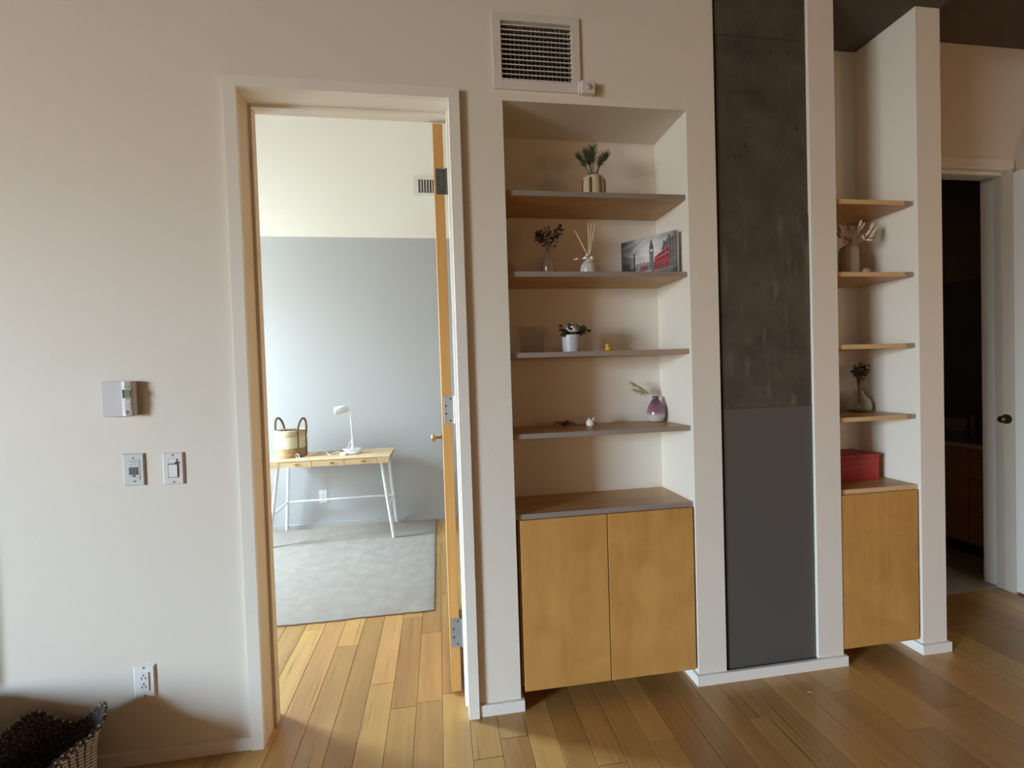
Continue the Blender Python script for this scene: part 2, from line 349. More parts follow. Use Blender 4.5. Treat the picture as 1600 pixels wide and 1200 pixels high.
for k in range(k0, k1):
    x = PX0 + k * PW
    ymax = FARY if (x > BL - .15 and x + PW < BR) else .46
    if x < BL: ymax = 0
    y = YB + rf.uniform(0, 1.0)
    box(rest, x + .001, x + PW - .001, YB, y - .001, -.012, 0)
    while y < ymax:
        L_ = rf.choice(PL); e = y + L_
        vis = (-1.45 < x < 3.1) and e > -1.15 and (y < .46 or (-1.4 < x < -.1))
        if vis:
            if e > ymax: me = plank_mesh(ymax - y) if ymax - y > .02 else None
            else: me = pm[L_]
            if me:
                o = bpy.data.objects.new('floor_plank', me); COL.objects.link(o); o.location = (x, y, 0); o.parent = floor
        elif y < ymax:
            box(rest, x + .001, x + PW - .001, y + .001, min(e, ymax) - .001, -.012, 0)
        y = e
obj('plank_field', rest, M_FLOOR, floor, kind='stuff')
M_TILE = mat('bathroom_tile', (0.40, 0.36, 0.29), 0.35, var=0.12, vscale=6)
bf = struct('floor_bathroom', [(BR + .1, BX, .46, BY, -.06, -.010)], mat('grout', (0.3, 0.29, 0.27), .9), 'pale tiled bathroom floor behind the doorway', 'floor')
for i in range(6):
    for j in range(3):
        o = obj('floor_tile', B(0, .297, 0, .297, -.010, .001, bev=.001), M_TILE, bf); o.location = (2.0 + i * .3, .465 + j * .3, 0)

# ------------------------------------------------------------------ baseboards
def baseboard(name, x0, x1, label, lret=None, rret=None):
    bm = bmesh.new()
    a = x0 - (BT if lret else 0); b_ = x1 + (BT if rret else 0)
    box(bm, a, b_, -BT, 0, 0, BH)
    if lret: box(bm, x0 - BT, x0, 0, lret, 0, BH)
    if rret: box(bm, x1, x1 + BT, 0, rret, 0, BH)
    o = obj(name, bm, M_TRIM); return tag(o, label, 'baseboard', kind='structure')
baseboard('baseboard_left', XL, DLO, 'white baseboard left of the doorway under the wall outlet')
baseboard('baseboard_middle', DRO, 0, 'short white baseboard between doorway and cabinet', rret=.25)
baseboard('baseboard_column', NR, C3, 'white baseboard under the dark concrete column', lret=.25, rret=.25)
baseboard('baseboard_right', C4, C5, 'white baseboard under the narrow panel at the right', lret=.25, rret=.4)
tag(obj('baseboard_bedroom', B(BL, BR, FARY - .014, FARY, 0, .04), mat('bedroom_baseboard_paint', (.45, .455, .45), .5)), 'grey painted baseboard behind the desk', 'baseboard', kind='structure')

# ------------------------------------------------------------------ concrete column
cc = thing('concrete_column', 'dark concrete column between the two shelf niches, grey painted below', 'column', (0, 0, 0), kind='structure')
CX0, CX1, CY = .929, 1.3545, .012
obj('painted_section', B(CX0, CX1 + .004, CY, ND - .025, BH - .04, 1.1864, bev=.002), M_GREYPAINT, cc, label='smooth dark grey painted lower section')
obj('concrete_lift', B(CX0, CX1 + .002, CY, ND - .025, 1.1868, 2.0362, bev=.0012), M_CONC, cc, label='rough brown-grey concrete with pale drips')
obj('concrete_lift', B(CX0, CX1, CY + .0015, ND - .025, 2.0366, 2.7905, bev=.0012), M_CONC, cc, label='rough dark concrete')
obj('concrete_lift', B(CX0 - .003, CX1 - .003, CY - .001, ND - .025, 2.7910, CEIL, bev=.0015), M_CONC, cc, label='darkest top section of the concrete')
rc = random.Random(5)
for i in range(26):     # bug holes and chipped slits: shallow dark pits with a raised lip
    x = rc.uniform(CX0 + .02, CX1 - .02); z = rc.choice([rc.uniform(1.25, 2.0), rc.uniform(2.06, 2.77), rc.uniform(2.06, 2.77)]); r_ = rc.uniform(.002, .0045)
    bm = bmesh.new(); ball(bm, (x, CY + .0015, z), r_, 1, .25, rc.choice([1, 1.3, 3.5]), seg=8); obj('bug_hole', bm, M_DARK, cc, True)

# ------------------------------------------------------------------ doorway and door to the bedroom
d1 = thing('door_1', 'white framed doorway with open wooden door leading to the bedroom', 'door', (0, 0, 0), kind='structure')
tcz = .0198
bm = bmesh.new(); prism(bm, [(DLO, 0), (DLI, 0), (DLI, ZDI), (DLO, ZDO)], 'y', -tcz, 0); obj('casing', bm, M_TRIM, d1)
bm = bmesh.new(); prism(bm, [(DRI, 0), (DRO, 0), (DRO, ZDO), (DRI, ZDI)], 'y', -tcz, 0); obj('casing', bm, M_TRIM, d1)
bm = bmesh.new(); prism(bm, [(DLI + .0004, ZDI + .0004), (DRI - .0004, ZDI + .0004), (DRO - .0004, ZDO), (DLO + .0004, ZDO)], 'y', -tcz, 0); obj('casing', bm, M_TRIM, d1)
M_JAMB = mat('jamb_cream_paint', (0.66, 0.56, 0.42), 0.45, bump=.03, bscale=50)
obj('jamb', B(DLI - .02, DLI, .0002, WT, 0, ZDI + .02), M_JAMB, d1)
obj('jamb', B(DRI, DRI + .02, .0002, WT, 0, ZDI + .02), M_TRIM, d1)
obj('head_jamb', B(DLI, DRI, .0002, WT, ZDI, ZDI + .02), M_TRIM, d1)
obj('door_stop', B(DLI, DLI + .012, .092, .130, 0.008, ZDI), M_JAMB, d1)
obj('door_stop', B(DRI - .010, DRI, .050, .108, 0.008, ZDI - .012), M_TRIM, d1)
obj('head_stop', B(DLI + .012, DRI, .092, .130, ZDI - .012, ZDI), M_TRIM, d1)
# leaf: opened square into the bedroom, its hinge edge faces the viewer
LX0, LX1, LY0, LY1, LZ0, LZ1 = -.277, -.236, .145, .905, .012, 2.425
leaf_o = obj('door_leaf', B(LX0, LX1, LY0, LY1, LZ0, LZ1, bev=.0015), M_DOORW, d1, label='amber wooden door leaf seen edge-on')
for i, (z0, z1) in enumerate(((2.13, 2.237), (1.167, 1.283), (.207, .33))):
    hm = (mat('hinge_dark', (.12, .12, .115), .45, metal=.6), M_STEEL, mat('hinge_grey', (.33, .33, .33), .4, metal=.6))[i]
    obj('hinge', B(-.270, -.226, LY0 - .003, LY0 - .0002, z0, z1, bev=.001), hm, leaf_o, label=('dark hinge', 'bright steel hinge', 'grey hinge')[i])
    bm = bmesh.new(); tube(bm, [(-.2245, LY0 - .006, z0), (-.2245, LY0 - .006, z1)], .006, 10); obj('hinge_barrel', bm, hm, leaf_o, True)
    for fx, fz in ((.60, .10), (.22, .36), (.22, .64), (.66, .90)):
        bm = bmesh.new(); tube(bm, [(-.270 + .044 * fx, LY0 - .0042, z0 + (z1 - z0) * fz), (-.270 + .044 * fx, LY0 - .001, z0 + (z1 - z0) * fz)], .0042, 10)
        obj('hinge_screw', bm, mat('screw_dark', (.06, .06, .06), .4, metal=.5), leaf_o)
bm = bmesh.new(); tube(bm, [(LX0, .845, 1.02), (LX0 - .045, .845, 1.02)], .009, 10); ball(bm, (LX0 - .05, .845, 1.02), .024, .6, 1, 1, seg=14)
obj('door_knob', bm, M_BRASS, leaf_o, True)
bm = bmesh.new(); tube(bm, [(LX0 - .006, .845, 1.02), (LX0 + .0, .845, 1.02)], .028, 18); obj('knob_rosette', bm, M_BRASS, leaf_o, True)

# ------------------------------------------------------------------ bathroom doorway, vanity
d2 = thing('door_2', 'white framed doorway to the dark bathroom at the right edge', 'door', (0, 0, 0), kind='structure')
obj('head_casing', B(C5, HX + .02, HY - .016, HY, 2.447, 2.497, bev=.002), M_TRIM, d2)
obj('head_jamb', B(C5, HX, HY - .012, .54, 2.44, 2.4465), M_TRIM, d2)
obj('head_stop', B(C5, HX - .012, .425, .465, 2.424, 2.44), M_TRIM, d2)
M_HJ = mat('hall_frame_shaded', (0.46, 0.405, 0.335), 0.5, bump=.03, bscale=50)  # trim darkened to beige: the jamb's shade is put into its colour
obj('jamb', B(HX, HX + .02, HY - .018, .47, 0, 2.4465), M_HJ, d2)
obj('door_stop', B(HX - .010, HX, .432, .468, 0.003, 2.44), M_HJ, d2)
obj('door_leaf', B(HX + .006, HX + .046, -.36, HY - .018, .012, 2.425, bev=.002), mat('hall_door_paint', (0.56, 0.53, 0.48), 0.45), d2, label='white door leaf swung open towards the room')
kb = bmesh.new(); tube(kb, [(HX - .0005, .418, 1.014), (HX - .007, .418, 1.014)], .028, 20); ro = obj('knob_rosette', kb, M_BRONZE, d2, True)
kb = bmesh.new(); tube(kb, [(HX - .007, .418, 1.014), (HX - .028, .418, 1.014)], .009, 12); ball(kb, (HX - .036, .418, 1.014), .021, .6, 1, 1, seg=16); obj('door_knob', kb, M_BRONZE, d2, True, label='dark bronze knob')

M_VAN = wood('vanity_wood', (0.20, 0.085, 0.03), (0.28, 0.13, 0.05), (8, 1, 8), rough=0.4)
VX = 3.28
va = thing('bathroom_vanity', 'brown wooden vanity with drawers and stone top in the dark bathroom', 'vanity', (VX, 0, 0))
obj('body', B(.02, .545, .57, 1.75, .1, .762), M_VAN, va)
obj('toe_kick', B(.07, .53, .58, 1.74, 0.002, .1), M_DARK, va)
for z0, z1 in ((.105, .336), (.341, .552), (.557, .757)):
    dr = obj('drawer', B(0, .0195, .573, .857, z0, z1, bev=.002), M_VAN, va)
    bm = bmesh.new(); tube(bm, [(.0, .712, (z0 + z1) / 2), (-.018, .712, (z0 + z1) / 2)], .005, 8); ball(bm, (-.022, .712, (z0 + z1) / 2), .013, .7, 1, 1, seg=10); obj('knob', bm, M_DARK, dr, True)
obj('cabinet_door', B(0, .0195, .862, 1.30, .105, .757, bev=.002), M_VAN, va); obj('cabinet_door', B(0, .0195, 1.305, 1.745, .105, .757, bev=.002), M_VAN, va)
obj('countertop', B(-.015, .548, .565, 1.76, .764, .793, bev=.003), mat('vanity_stone', (.36, .29, .24), .25), va)
obj('splash_board', B(.53, .548, .565, 1.76, .7935, .90, bev=.002), mat('vanity_stone', (.36, .29, .24), .25), va)
for i, (x, y) in enumerate(((3.5, .995), (3.5, .905))):
    bm = bmesh.new(); lathe(bm, [(.032, 0), (.034, .004), (.034, .17), (.030, .17), (.030, .012)], seg=24)
    o = obj('tumbler', bm, mat('dark_glaze', (.05, .045, .05), .3), None, True, loc=(x, y, .794))
    tag(o, ('tall dark tumbler on the bathroom vanity, further from the doorway', 'tall dark tumbler on the bathroom vanity, nearer the doorway')[i], 'tumbler', 'tumblers on the vanity')

# ------------------------------------------------------------------ shelves and cabinets
ordn = ['top', 'second', 'third', 'lowest']
what = ['carrying the pine sprigs', 'carrying the city canvas and reed diffuser', 'carrying the white rose pot and yellow duck', 'carrying the purple vase']
TH = .0195
for i in range(4):
    t = thing('wall_shelf', '%s shelf of the wide niche, %s' % (ordn[i], what[i]), 'shelf', (0, 0, S[i]), group='shelves of the wide niche')
    obj('board', B(.0008, NR - .0008, SB + .0025, ND - .0008, -TH, 0), M_SHELF, t)
    obj('edge_strip', B(.0008, NR - .004, SB - .001, SB + .0025, -TH - .0005, .0008, bev=.0006), M_ALU, t, label='grey metal front edge')
what2 = ['above the bunny-tail grass, empty', 'carrying the ribbed vase of bunny-tail grass', 'empty, above the dried dark flower', 'carrying the glass vase with dried dark flower']
for i in range(4):
    t = thing('wall_shelf', '%s shelf of the narrow niche, %s' % (ordn[i], what2[i]), 'shelf', (0, 0, S[i]), group='shelves of the narrow niche')
    obj('board', B(C3 + .0008, C4 - .0008, SB + .0025, N2D - .0008, -TH, 0), M_SHELF, t)
    obj('edge_strip', B(C3 + .0008, C4 - .050, SB - .001, SB + .0025, -TH - .0005, .0008, bev=.0006), M_EDGE, t, label='pale front edge')  # front strip is pale, with a grey right end
    obj('edge_end', B(C4 - .0498, C4 - .004, SB - .001, SB + .0025, -TH - .0005, .0008, bev=.0006), M_ALU, t, label='grey end of the edge')
for x0, x1, D, nm, ds, em in ((0, NR, ND, 'wide', 2, M_ALU), (C3, C4, N2D, 'narrow', 1, M_EDGE)):
    c = thing('base_cabinet', 'amber birch base cabinet with %s in the %s niche' % ('two flat doors' if ds == 2 else 'a single flat door', nm), 'cabinet', (x0, 0, 0))
    W = x1 - x0
    obj('body', B(.012, W - .006, .028, D - .002, .075, S[4] - .0235), M_DARK if False else M_BIRCH, c)
    e = (W - .004 - .018) / ds if ds == 2 else W - .018
    xs = [(.019, .3858), (.3898, .7715)] if ds == 2 else [(.006, W - .016)]
    for a, b_ in xs:
        obj('door', B(a, b_, .004, .0235, .067, .7705, bev=.0012), M_BIRCH, c)
    t = thing('cabinet_top', 'birch top board of the %s cabinet with its %s edge' % (nm, 'grey' if ds == 2 else 'pale'), 'cabinet top', (x0, 0, S[4]))
    obj('board', B(.0008, W - .0008, SB + .0025, D - .0008, -.0205, 0), M_SHELF, t)
    obj('edge_strip', B(.0008, W - .004, SB - .004, SB + .0025, -.0205, .0008, bev=.0006), em, t)

# ------------------------------------------------------------------ wall fittings
# air grille
v = thing('air_vent', 'large white air grille with slats above the shelf niche', 'vent', (-.032, 0, 2.494))
VW, VH, b0 = .353, .30, .032
for nm, q in (('frame', (0, b0, 0, VH)), ('frame', (VW - b0, VW, 0, VH)), ('frame', (b0, VW - b0, 0, .037)), ('frame', (b0, VW - b0, VH - b0, VH))):
    obj(nm, B(q[0], q[1], -.009, -.0005, q[2], q[3]), M_GREYM, v)
obj('duct', B(b0 + .001, VW - b0 - .001, .080, .0885, .038, VH - b0 - .001), M_DUCT, v, label='dark duct opening')
for i in range(17):
    x = b0 + (VW - 2 * b0) * (i + .5) / 17
    obj('vertical_blade', B(x - .0018, x + .0018, .016, .040, .0375, VH - b0 - .0005), mat('blade_grey', (.24, .22, .20), .5), v)
for i in range(12):
    z = .037 + (VH - b0 - .037) * (i + .5) / 12
    bm = bmesh.new(); prism(bm, [(-.0065, z - .0030), (-.0062, z - .0068), (.0125, z + .0022), (.0122, z + .0060)], 'x', b0, VW - b0); obj('horizontal_slat', bm, M_GREYM, v)
# small sensor
s_ = thing('motion_sensor', 'small white motion sensor at the lower right corner of the air grille', 'sensor', (.318, 0, 2.487))
obj('housing', B(0, .058, -.028, -.0005, 0, .05, bev=.004), M_GREYM, s_)
bm = bmesh.new(); ball(bm, (.031, -.028, .024), .013, 1, .5, 1, seg=16); obj('lens', bm, mat('lens_grey', (.45, .43, .42), .3), s_, True)
obj('bracket', B(-.006, -.0005, -.02, -.0005, .002, .05, bev=.001), M_GREYM, s_)
# thermostat
t = thing('thermostat', 'white square wall thermostat with small display', 'thermostat', (-1.456, 0, 1.262))
obj('base', B(.004, .112, -.006, -.0005, .003, .122, bev=.002), mat('thermostat_grey', (.50, .49, .50), .4), t)
obj('cover', B(0, .066, -.026, -.006, 0, .124, bev=.002), mat('thermostat_face', (.60, .60, .62), .35), t)
bm = bmesh.new()
pts = [(.0665, -.006), (.0665, -.029), (.071, -.034), (.080, -.035), (.096, -.030), (.102, -.026), (.102, -.006)]
prism(bm, pts, 'z', 0.001, .123); mo = obj('module', bm, M_PLATE, t)
obj('display', B(.0745, .096, -.0362, -.030, .066, .092), mat('lcd', (.20, .22, .18), .2), mo, label='grey-green display')
obj('display_shadow_strip', B(.0725, .0765, -.0368, -.032, .064, .094), M_DARK, mo)  # dark strip standing in for the shadow at the display's left edge
obj('print_strip', B(.078, .092, -.0358, -.030, .103, .107), mat('mid_grey', (.3, .3, .3), .5), mo)
for i in range(4): obj('button', B(.074, .096, -.0365, -.030, .052 - i * .0095, .0575 - i * .0095, bev=.0008), M_PLATE, mo)
obj('round_button', ball(bmesh.new(), (.079, -.034, .015), .006, 1, .6, 1, seg=12), M_WHITE, mo, True)
# plates
def plate(name, x, z, label, cat, m):
    t = thing(name, label, cat, (x, 0, z))
    bm = bmesh.new()
    w_, h_, d = .070, .116, .0065
    a = [(0, 0), (w_, 0), (w_, h_), (0, h_)]; c = .004
    v0 = [bm.verts.new((p[0], -.0003, p[1])) for p in a]; v1 = [bm.verts.new((p[0], -.003, p[1])) for p in a]
    v2 = [bm.verts.new((c + p[0] * (1 - 2 * c / w_), -d, c + p[1] * (1 - 2 * c / h_))) for p in a]
    for q, r_ in ((v0, v1), (v1, v2)):
        for i in range(4): bm.faces.new((q[i], q[(i + 1) % 4], r_[(i + 1) % 4], r_[i]))
    bm.faces.new(v2); bm.faces.new(v0[::-1])
    obj('plate', bm, m, t)
    return t
def screw(t, x, z, y=-.0065):
    bm = bmesh.new(); tube(bm, [(x, y - .0012, z), (x, y + .001, z)], .0034, 10); obj('screw', bm, mat('screw_grey', (.22, .22, .22), .4, metal=.5), t)
p = plate('intercom_plate', -1.412, 1.010, 'white wall plate with dark square grille, left of the dimmer', 'wall plate', M_PLATE2)
screw(p, .034, .100); screw(p, .036, .016)
obj('insert', B(.013, .055, -.0075, -.0063, .020, .094, bev=.0008), M_PLATE2, p)
gr = obj('grille', B(.021, .049, -.0088, -.0073, .040, .067), mat('grille_dark', (.07, .07, .07), .6), p, label='dark square grille')
for i in range(5): obj('grille_bar', B(.022, .048, -.0096, -.0087, .0425 + i * .0050, .0445 + i * .0050), mat('grille_bar_grey', (.16, .16, .16), .5), gr)
for x in (.028, .040): obj('indicator', ball(bmesh.new(), (x, -.0078, .078), .0028, 1, .6, 1, seg=8), M_WHITE, p, True)
obj('button', B(.031, .041, -.0092, -.0073, .033, .038, bev=.0008), M_DARK, p)
obj('print_strip', B(.022, .048, -.0078, -.0073, .086, .0885), mat('mid_grey', (.3, .3, .3), .5), p)
p = plate('dimmer_switch', -1.283, 1.006, 'white dimmer switch plate with square paddle, nearest the doorway', 'switch', M_PLATE)
screw(p, .035, .107); screw(p, .036, .010)
obj('slot', B(.0185, .0525, -.0072, -.0063, .026, .076), M_DARK, p, label='dark gap around the paddle')
obj('paddle', B(.0215, .0505, -.0105, -.0066, .028, .0735, bev=.001), M_WHITE, p)
obj('slider_slot', B(.020, .052, -.0070, -.0063, .0785, .0945), mat('mid_grey', (.3, .3, .3), .5), p)
obj('slider', B(.0225, .0485, -.0095, -.0066, .0805, .0935, bev=.001), M_WHITE, p)
obj('lever', B(.043, .053, -.0125, -.0090, .0765, .0825, bev=.001), M_DARK, p)
def duplex(x, z, label, y=0, rot=0):
    p = plate('power_outlet', x, z, label, 'outlet', M_WHITE)
    if y: p.location.y = y
    screw(p, .035, .109); screw(p, .036, .007)
    r_ = obj('receptacle', B(.0185, .0515, -.0095, -.0063, .024, .092, bev=.001), M_WHITE, p)
    for zz in (.041, .073):
        for xx in (.029, .041): obj('slot', B(xx - .0012, xx + .0012, -.0102, -.0094, zz - .004, zz + .004), M_DARK, r_)
        bm = bmesh.new(); tube(bm, [(.035, -.0102, zz + .0105), (.035, -.0094, zz + .0105)], .0028, 8); obj('ground_hole', bm, M_DARK, r_)
    return p
duplex(-1.411, .240, 'white double outlet low on the wall above the baseboard')
duplex(-1.417, .226, 'white outlet on the grey bedroom wall under the desk', y=FARY)
# bedroom air vent
v = thing('bedroom_vent', 'small white vent with dark slots high on the bedroom wall', 'vent', (-.456, FARY, 3.078))
for q in ((0, .044, 0, .184), (.36, .40, 0, .184), (.044, .36, 0, .025), (.044, .36, .152, .184)): obj('frame', B(q[0], q[1], -.012, -.0005, q[2], q[3]), M_TRIM, v)
obj('duct', B(.044, .36, -.0025, -.0006, .025, .152), mat('bed_duct', (.10, .08, .07), .8), v)
for i in range(12): obj('blade', B(.062 + i * .0262, .0705 + i * .0262, -.011, -.003, .025, .152), M_TRIM, v)

# ------------------------------------------------------------------ ornaments on the wide niche
def glass(name, col, rough=.05, tr=.9):
    return mat(name, col, rough, trans=tr)
# top shelf: lobed vase with pine sprigs
t = thing('pine_vase', 'small lobed beige vase holding green pine sprigs on the top shelf', 'vase', (.410, .13, S[0]))
def lobes(a, z): return 1 + .10 * abs(math.cos(2.5 * (a + .3))) - .05
bm = bmesh.new(); lathe(bm, [(.036, 0), (.046, .006), (.048, .05), (.046, .098), (.036, .110), (.026, .112), (.024, .104), (.022, .03)], seg=60, rfun=lobes)
vb = obj('vessel', bm, mat('beige_glaze', (.50, .42, .29), .4, var=.15, vscale=20), t, True)
for k in range(7):
    a = -.35 + k * 2 * PI / 7
    for da in (0,):
        bm = bmesh.new(); rr = .0455; tube(bm, [(rr * math.cos(a + da), rr * math.sin(a + da), .004), ((rr + .002) * math.cos(a + da), (rr + .002) * math.sin(a + da), .05), (rr * math.cos(a + da), rr * math.sin(a + da), .092)], .0068, 8)
        obj('brown_stripe', bm, mat('brown_glaze', (.13, .07, .025), .4), vb, True)
bm = bmesh.new(); lathe(bm, [(.024, .100), (.028, .110), (.024, .119), (.001, .117)], seg=20); obj('moss', bm, mat('moss', (.08, .05, .02), .9), t, True)
M_PINE = mat('pine_green', (.045, .075, .03), .6, var=.35, vscale=60); M_STEM = mat('brown_stem', (.10, .06, .03), .7)
rp = random.Random(11)
for (x, y, z, sp) in ((-.066, -.005, .190, .034), (-.034, -.01, .205, .036), (.004, .0, .232, .042), (-.012, .02, .222, .040), (.05, -.005, .195, .036), (.068, .005, .205, .034)):
    st = bmesh.new(); base = Vector((x * .12, y * .2, .105)); tip = Vector((x, y, z)); mid = base.lerp(tip, .5) + Vector((0, 0, .012))
    tube(st, [base, mid, tip], [.0022, .0018, .001], 6); so = obj('sprig', st, M_STEM, t, True)
    nb = bmesh.new()
    for q in range(80):
        f = rp.uniform(.38, 1); c = base.lerp(tip, f) + Vector((0, 0, .012 * math.sin(PI * f)))
        d = (tip - base).normalized() * .8 + Vector((rp.uniform(-1, 1), rp.uniform(-1, 1), rp.uniform(-.4, .9))) * .85
        d.normalize(); e = c + d * sp * rp.uniform(.7, 1.05)
        tube(nb, [c, c.lerp(e, .6), e], [.0011, .0012, .0004], 3)
    obj('needles', nb, M_PINE, so)

# second shelf: bottle with dried flowers
GL_CLEAR = glass('clear_glass', (.93, .93, .90)); GL_AMB = glass('brownish_glass', (.80, .66, .52))
M_DKFL = mat('dried_dark', (.028, .016, .012), .8); M_DKBR = mat('dried_brown', (.12, .07, .035), .8)
def bottle_mesh(prof, wall=.0022):
    bm = bmesh.new()
    inner = [(max(.001, r - wall), z + (wall if i == 0 else 0)) for i, (r, z) in enumerate(prof)]
    lathe(bm, prof + inner[::-1], seg=28, capb=True, capt=True); return bm
t = thing('dried_flower_bottle', 'amber-tinted glass bottle with dark dried flowers on the second shelf', 'vase', (.196, .115, S[1]))
obj('bottle', bottle_mesh([(.028, 0), (.031, .004), (.031, .055), (.027, .072), (.014, .084), (.012, .100), (.014, .103)]), GL_AMB, t, True)
rp = random.Random(21)
def dried(t, tips, base_z, neck, blob, m1, m2, stem_r=.0014, n=12, fork=True):
    for i, (x, y, z) in enumerate(tips):
        b0_ = Vector((-x * .12, y * .1, base_z)); nk = Vector((x * .06, y * .1, neck)); tp = Vector((x, y, z))
        bm = bmesh.new(); tube(bm, [b0_, nk, nk.lerp(tp, .5) + Vector((x * -.12, 0, .008)), tp], [stem_r, stem_r, stem_r * .9, stem_r * .6], 6)
        so = obj('stem', bm, M_STEM, t, True)
        fb = bmesh.new()
        for q in range(n):
            f = rp.uniform(.55, 1.05); c = nk.lerp(tp, f) + Vector((rp.uniform(-1, 1), rp.uniform(-1, 1), rp.uniform(-1, 1))) * blob * 1.3
            d = Vector((rp.uniform(-1, 1), rp.uniform(-1, .6), rp.uniform(-.3, 1))).normalized()
            leaf(fb, c, c + d * blob * rp.uniform(1.1, 2.0), blob * rp.uniform(.7, 1.1), normal=(rp.uniform(-.5, .5), -1, rp.uniform(-.5, .5)))
        obj('dried_petals', fb, (m1, m2)[i % 2] if not fork else m1 if i in (0, 2) else m2, so)
dried(t, [(-.044, 0, .175), (-.004, -.005, .200), (.052, .0, .205), (-.018, .008, .185), (.022, .004, .170)], .006, .098, .0105, M_DKFL, M_DKBR, n=34)
# reed diffuser
t = thing('reed_diffuser', 'clear round diffuser bottle with white ribbon and pale reeds on the second shelf', 'diffuser', (.374, .115, S[1]))
obj('bottle', bottle_mesh([(.026, 0), (.034, .008), (.037, .03), (.033, .05), (.018, .066), (.011, .074), (.011, .09), (.013, .094)]), glass('pale_glass', (.90, .88, .85), .35, .55), t, True)
bm = bmesh.new(); lathe(bm, [(.001, .004), (.026, .004), (.032, .012), (.033, .026), (.001, .026)], seg=24); obj('liquid', bm, glass('diffuser_liquid', (.92, .90, .84), .02), t, True)
for (x, y, z) in ((.004, 0, .232), (.020, .004, .233), (.034, -.002, .229), (-.056, .004, .200)):
    bm = bmesh.new(); tube(bm, [(-x * .35, -y, .008), (x * .1 + .002, 0, .092), (x, y, z)], .0017, 7); obj('reed', bm, mat('pale_reed', (.72, .60, .42), .7), t, True)
M_RIB = mat('white_ribbon', (.80, .76, .70), .6)
rb = bmesh.new()
for (tx, tz, wd) in ((-.034, .072, .012), (.020, .070, .010), (-.012, .058, .008), (-.020, .090, .012), (.008, .060, .008)): leaf(rb, (0, -.013, .082), (tx, -.018, tz), wd, bend=.3)
bow = obj('ribbon_bow', rb, M_RIB, t, True)
bm = bmesh.new(); tube(bm, [(.0128 * math.cos(a * PI / 8), .0128 * math.sin(a * PI / 8), .082) for a in range(16)], .0022, 6, closed=True); obj('ribbon_band', bm, M_RIB, bow, True)
bm = bmesh.new(); tube(bm, [(-.012, -.016, .078), (-.040, -.02, .072), (-.052, -.02, .070)], .0008, 5); ball(bm, (-.058, -.02, .071), .006, 1, .7, .8, seg=8); ball(bm, (-.068, -.02, .069), .004, 1, .7, .8, seg=8); obj('ribbon_flower', bm, M_RIB, bow, True)

# city canvas (flat print on a stretched canvas)
def canvas_colour(u, v):
    rc_ = math.sin(u * 91.7 + v * 47.3) * 43758.5453; h = rc_ - math.floor(rc_)
    n = .5 + .5 * math.sin(u * 17 + 3 * math.sin(v * 11)) * math.cos(v * 13 + 2 * math.sin(u * 9))
    dist = math.hypot((u - .55) * 1.1, (v - .62) * .9)
    g = .62 - 1.0 * max(0, dist - .10) + .12 * (n - .5) + .05 * (h - .5)
    if u < .35: g += .16 * max(0, n - .45)
    g = max(.03, min(.66, g)); c = [g, g * .97, g * .96]
    if u > .80 - .10 * max(0, .55 - abs(v - .55)) and v > .2:                      # dark facade on the right
        k = .05 + .05 * n + (.10 if (int(u * 60) % 3 == 0 and h > .4) else 0)
        if v < .93 - .9 * max(0, .9 - u) + .05 * math.sin(u * 60): c = [k, k * .98, k]
    if u > .72 and u <= .80 and v < .62 - abs(u - .765) * 5.0 + .12 and v > .35: c = [.07, .07, .075]
    if v < .36 + .05 * abs(math.sin(u * 48)) and v > .18 and .28 < u < .66: c = [.18 + .10 * h, .165 + .09 * h, .155 + .08 * h]   # parliament skyline
    # clock tower
    if .525 < u < .600:
        du = abs(u - .5625)
        if v < .60 and du < .033: c = [.10 + .05 * h] * 3
        if .58 <= v < .74 and du < .0375: c = [.055] * 3
        if .74 <= v < .93 and du < .0375 * (.95 - v) / .21: c = [.06] * 3
        if math.hypot(du, (v - .655) * .66) < .021: c = [.66, .62, .55]
    # lamp post
    if (abs(u - .245) < .011 and v < .66) or (math.hypot(u - .245, (v - .70) * .7) < .022): c = [.02] * 3 if v < .68 else [.5, .47, .44]
    if u < .30: c = [x * (.30 + 2.0 * u * (.8 + .4 * n)) if u < .30 else x for x in c]
    if v < .16: c = [x * (.35 + .3 * h) for x in c]
    # wet road reflections
    if v < .2 and .38 < u < .55 and h > .25: c = [.42, .38, .37]
    # red double-decker seen at an angle
    top = .47 + (u - .60) * .85
    if .615 < u < .865 and .335 < v < top:
        c = [.33 + .14 * h, .016, .02]; k = (v - .335) / (top - .335)
        if .66 < k < .86 and u > .66 and int((u - .6) * 46) % 3: c = [.06, .018, .02]
        if .26 < k < .46 and u > .64 and int((u - .6) * 46) % 3: c = [.05, .015, .018]
        if .56 < k < .62 or k > .95: c = [.48, .16, .13]
    if .60 < u < .86 and .17 < v <= .34: c = [.22 + .2 * h, .03, .035] if h > .45 else [.035, .025, .025]
    if .36 < u < .50 and .20 < v < .31: c = [.16 + .14 * h, .05, .05] if h > .35 else [.06, .04, .04]
    return c
A, Bq = Vector((.5875, .272)), Vector((.750, .046)); Lc = (Bq - A).length; ang = math.atan2(Bq.y - A.y, Bq.x - A.x)
t = thing('city_canvas', 'small grey canvas print with clock tower and red bus leaning on the second shelf', 'canvas print', (A.x, A.y, S[1]), rotz=ang)
CHT = .188
obj('stretcher', B(0, Lc, .0012, .017, .0005, CHT, bev=.001), mat('canvas_white', (.74, .70, .66), .7), t, label='white canvas sides')
NX, NZ = 112, 76
verts = [(Lc * i / NX, .0004, .0008 + (CHT - .0008) * j / NZ) for j in range(NZ + 1) for i in range(NX + 1)]
faces = [(j * (NX + 1) + i, j * (NX + 1) + i + 1, (j + 1) * (NX + 1) + i + 1, (j + 1) * (NX + 1) + i) for j in range(NZ) for i in range(NX)]
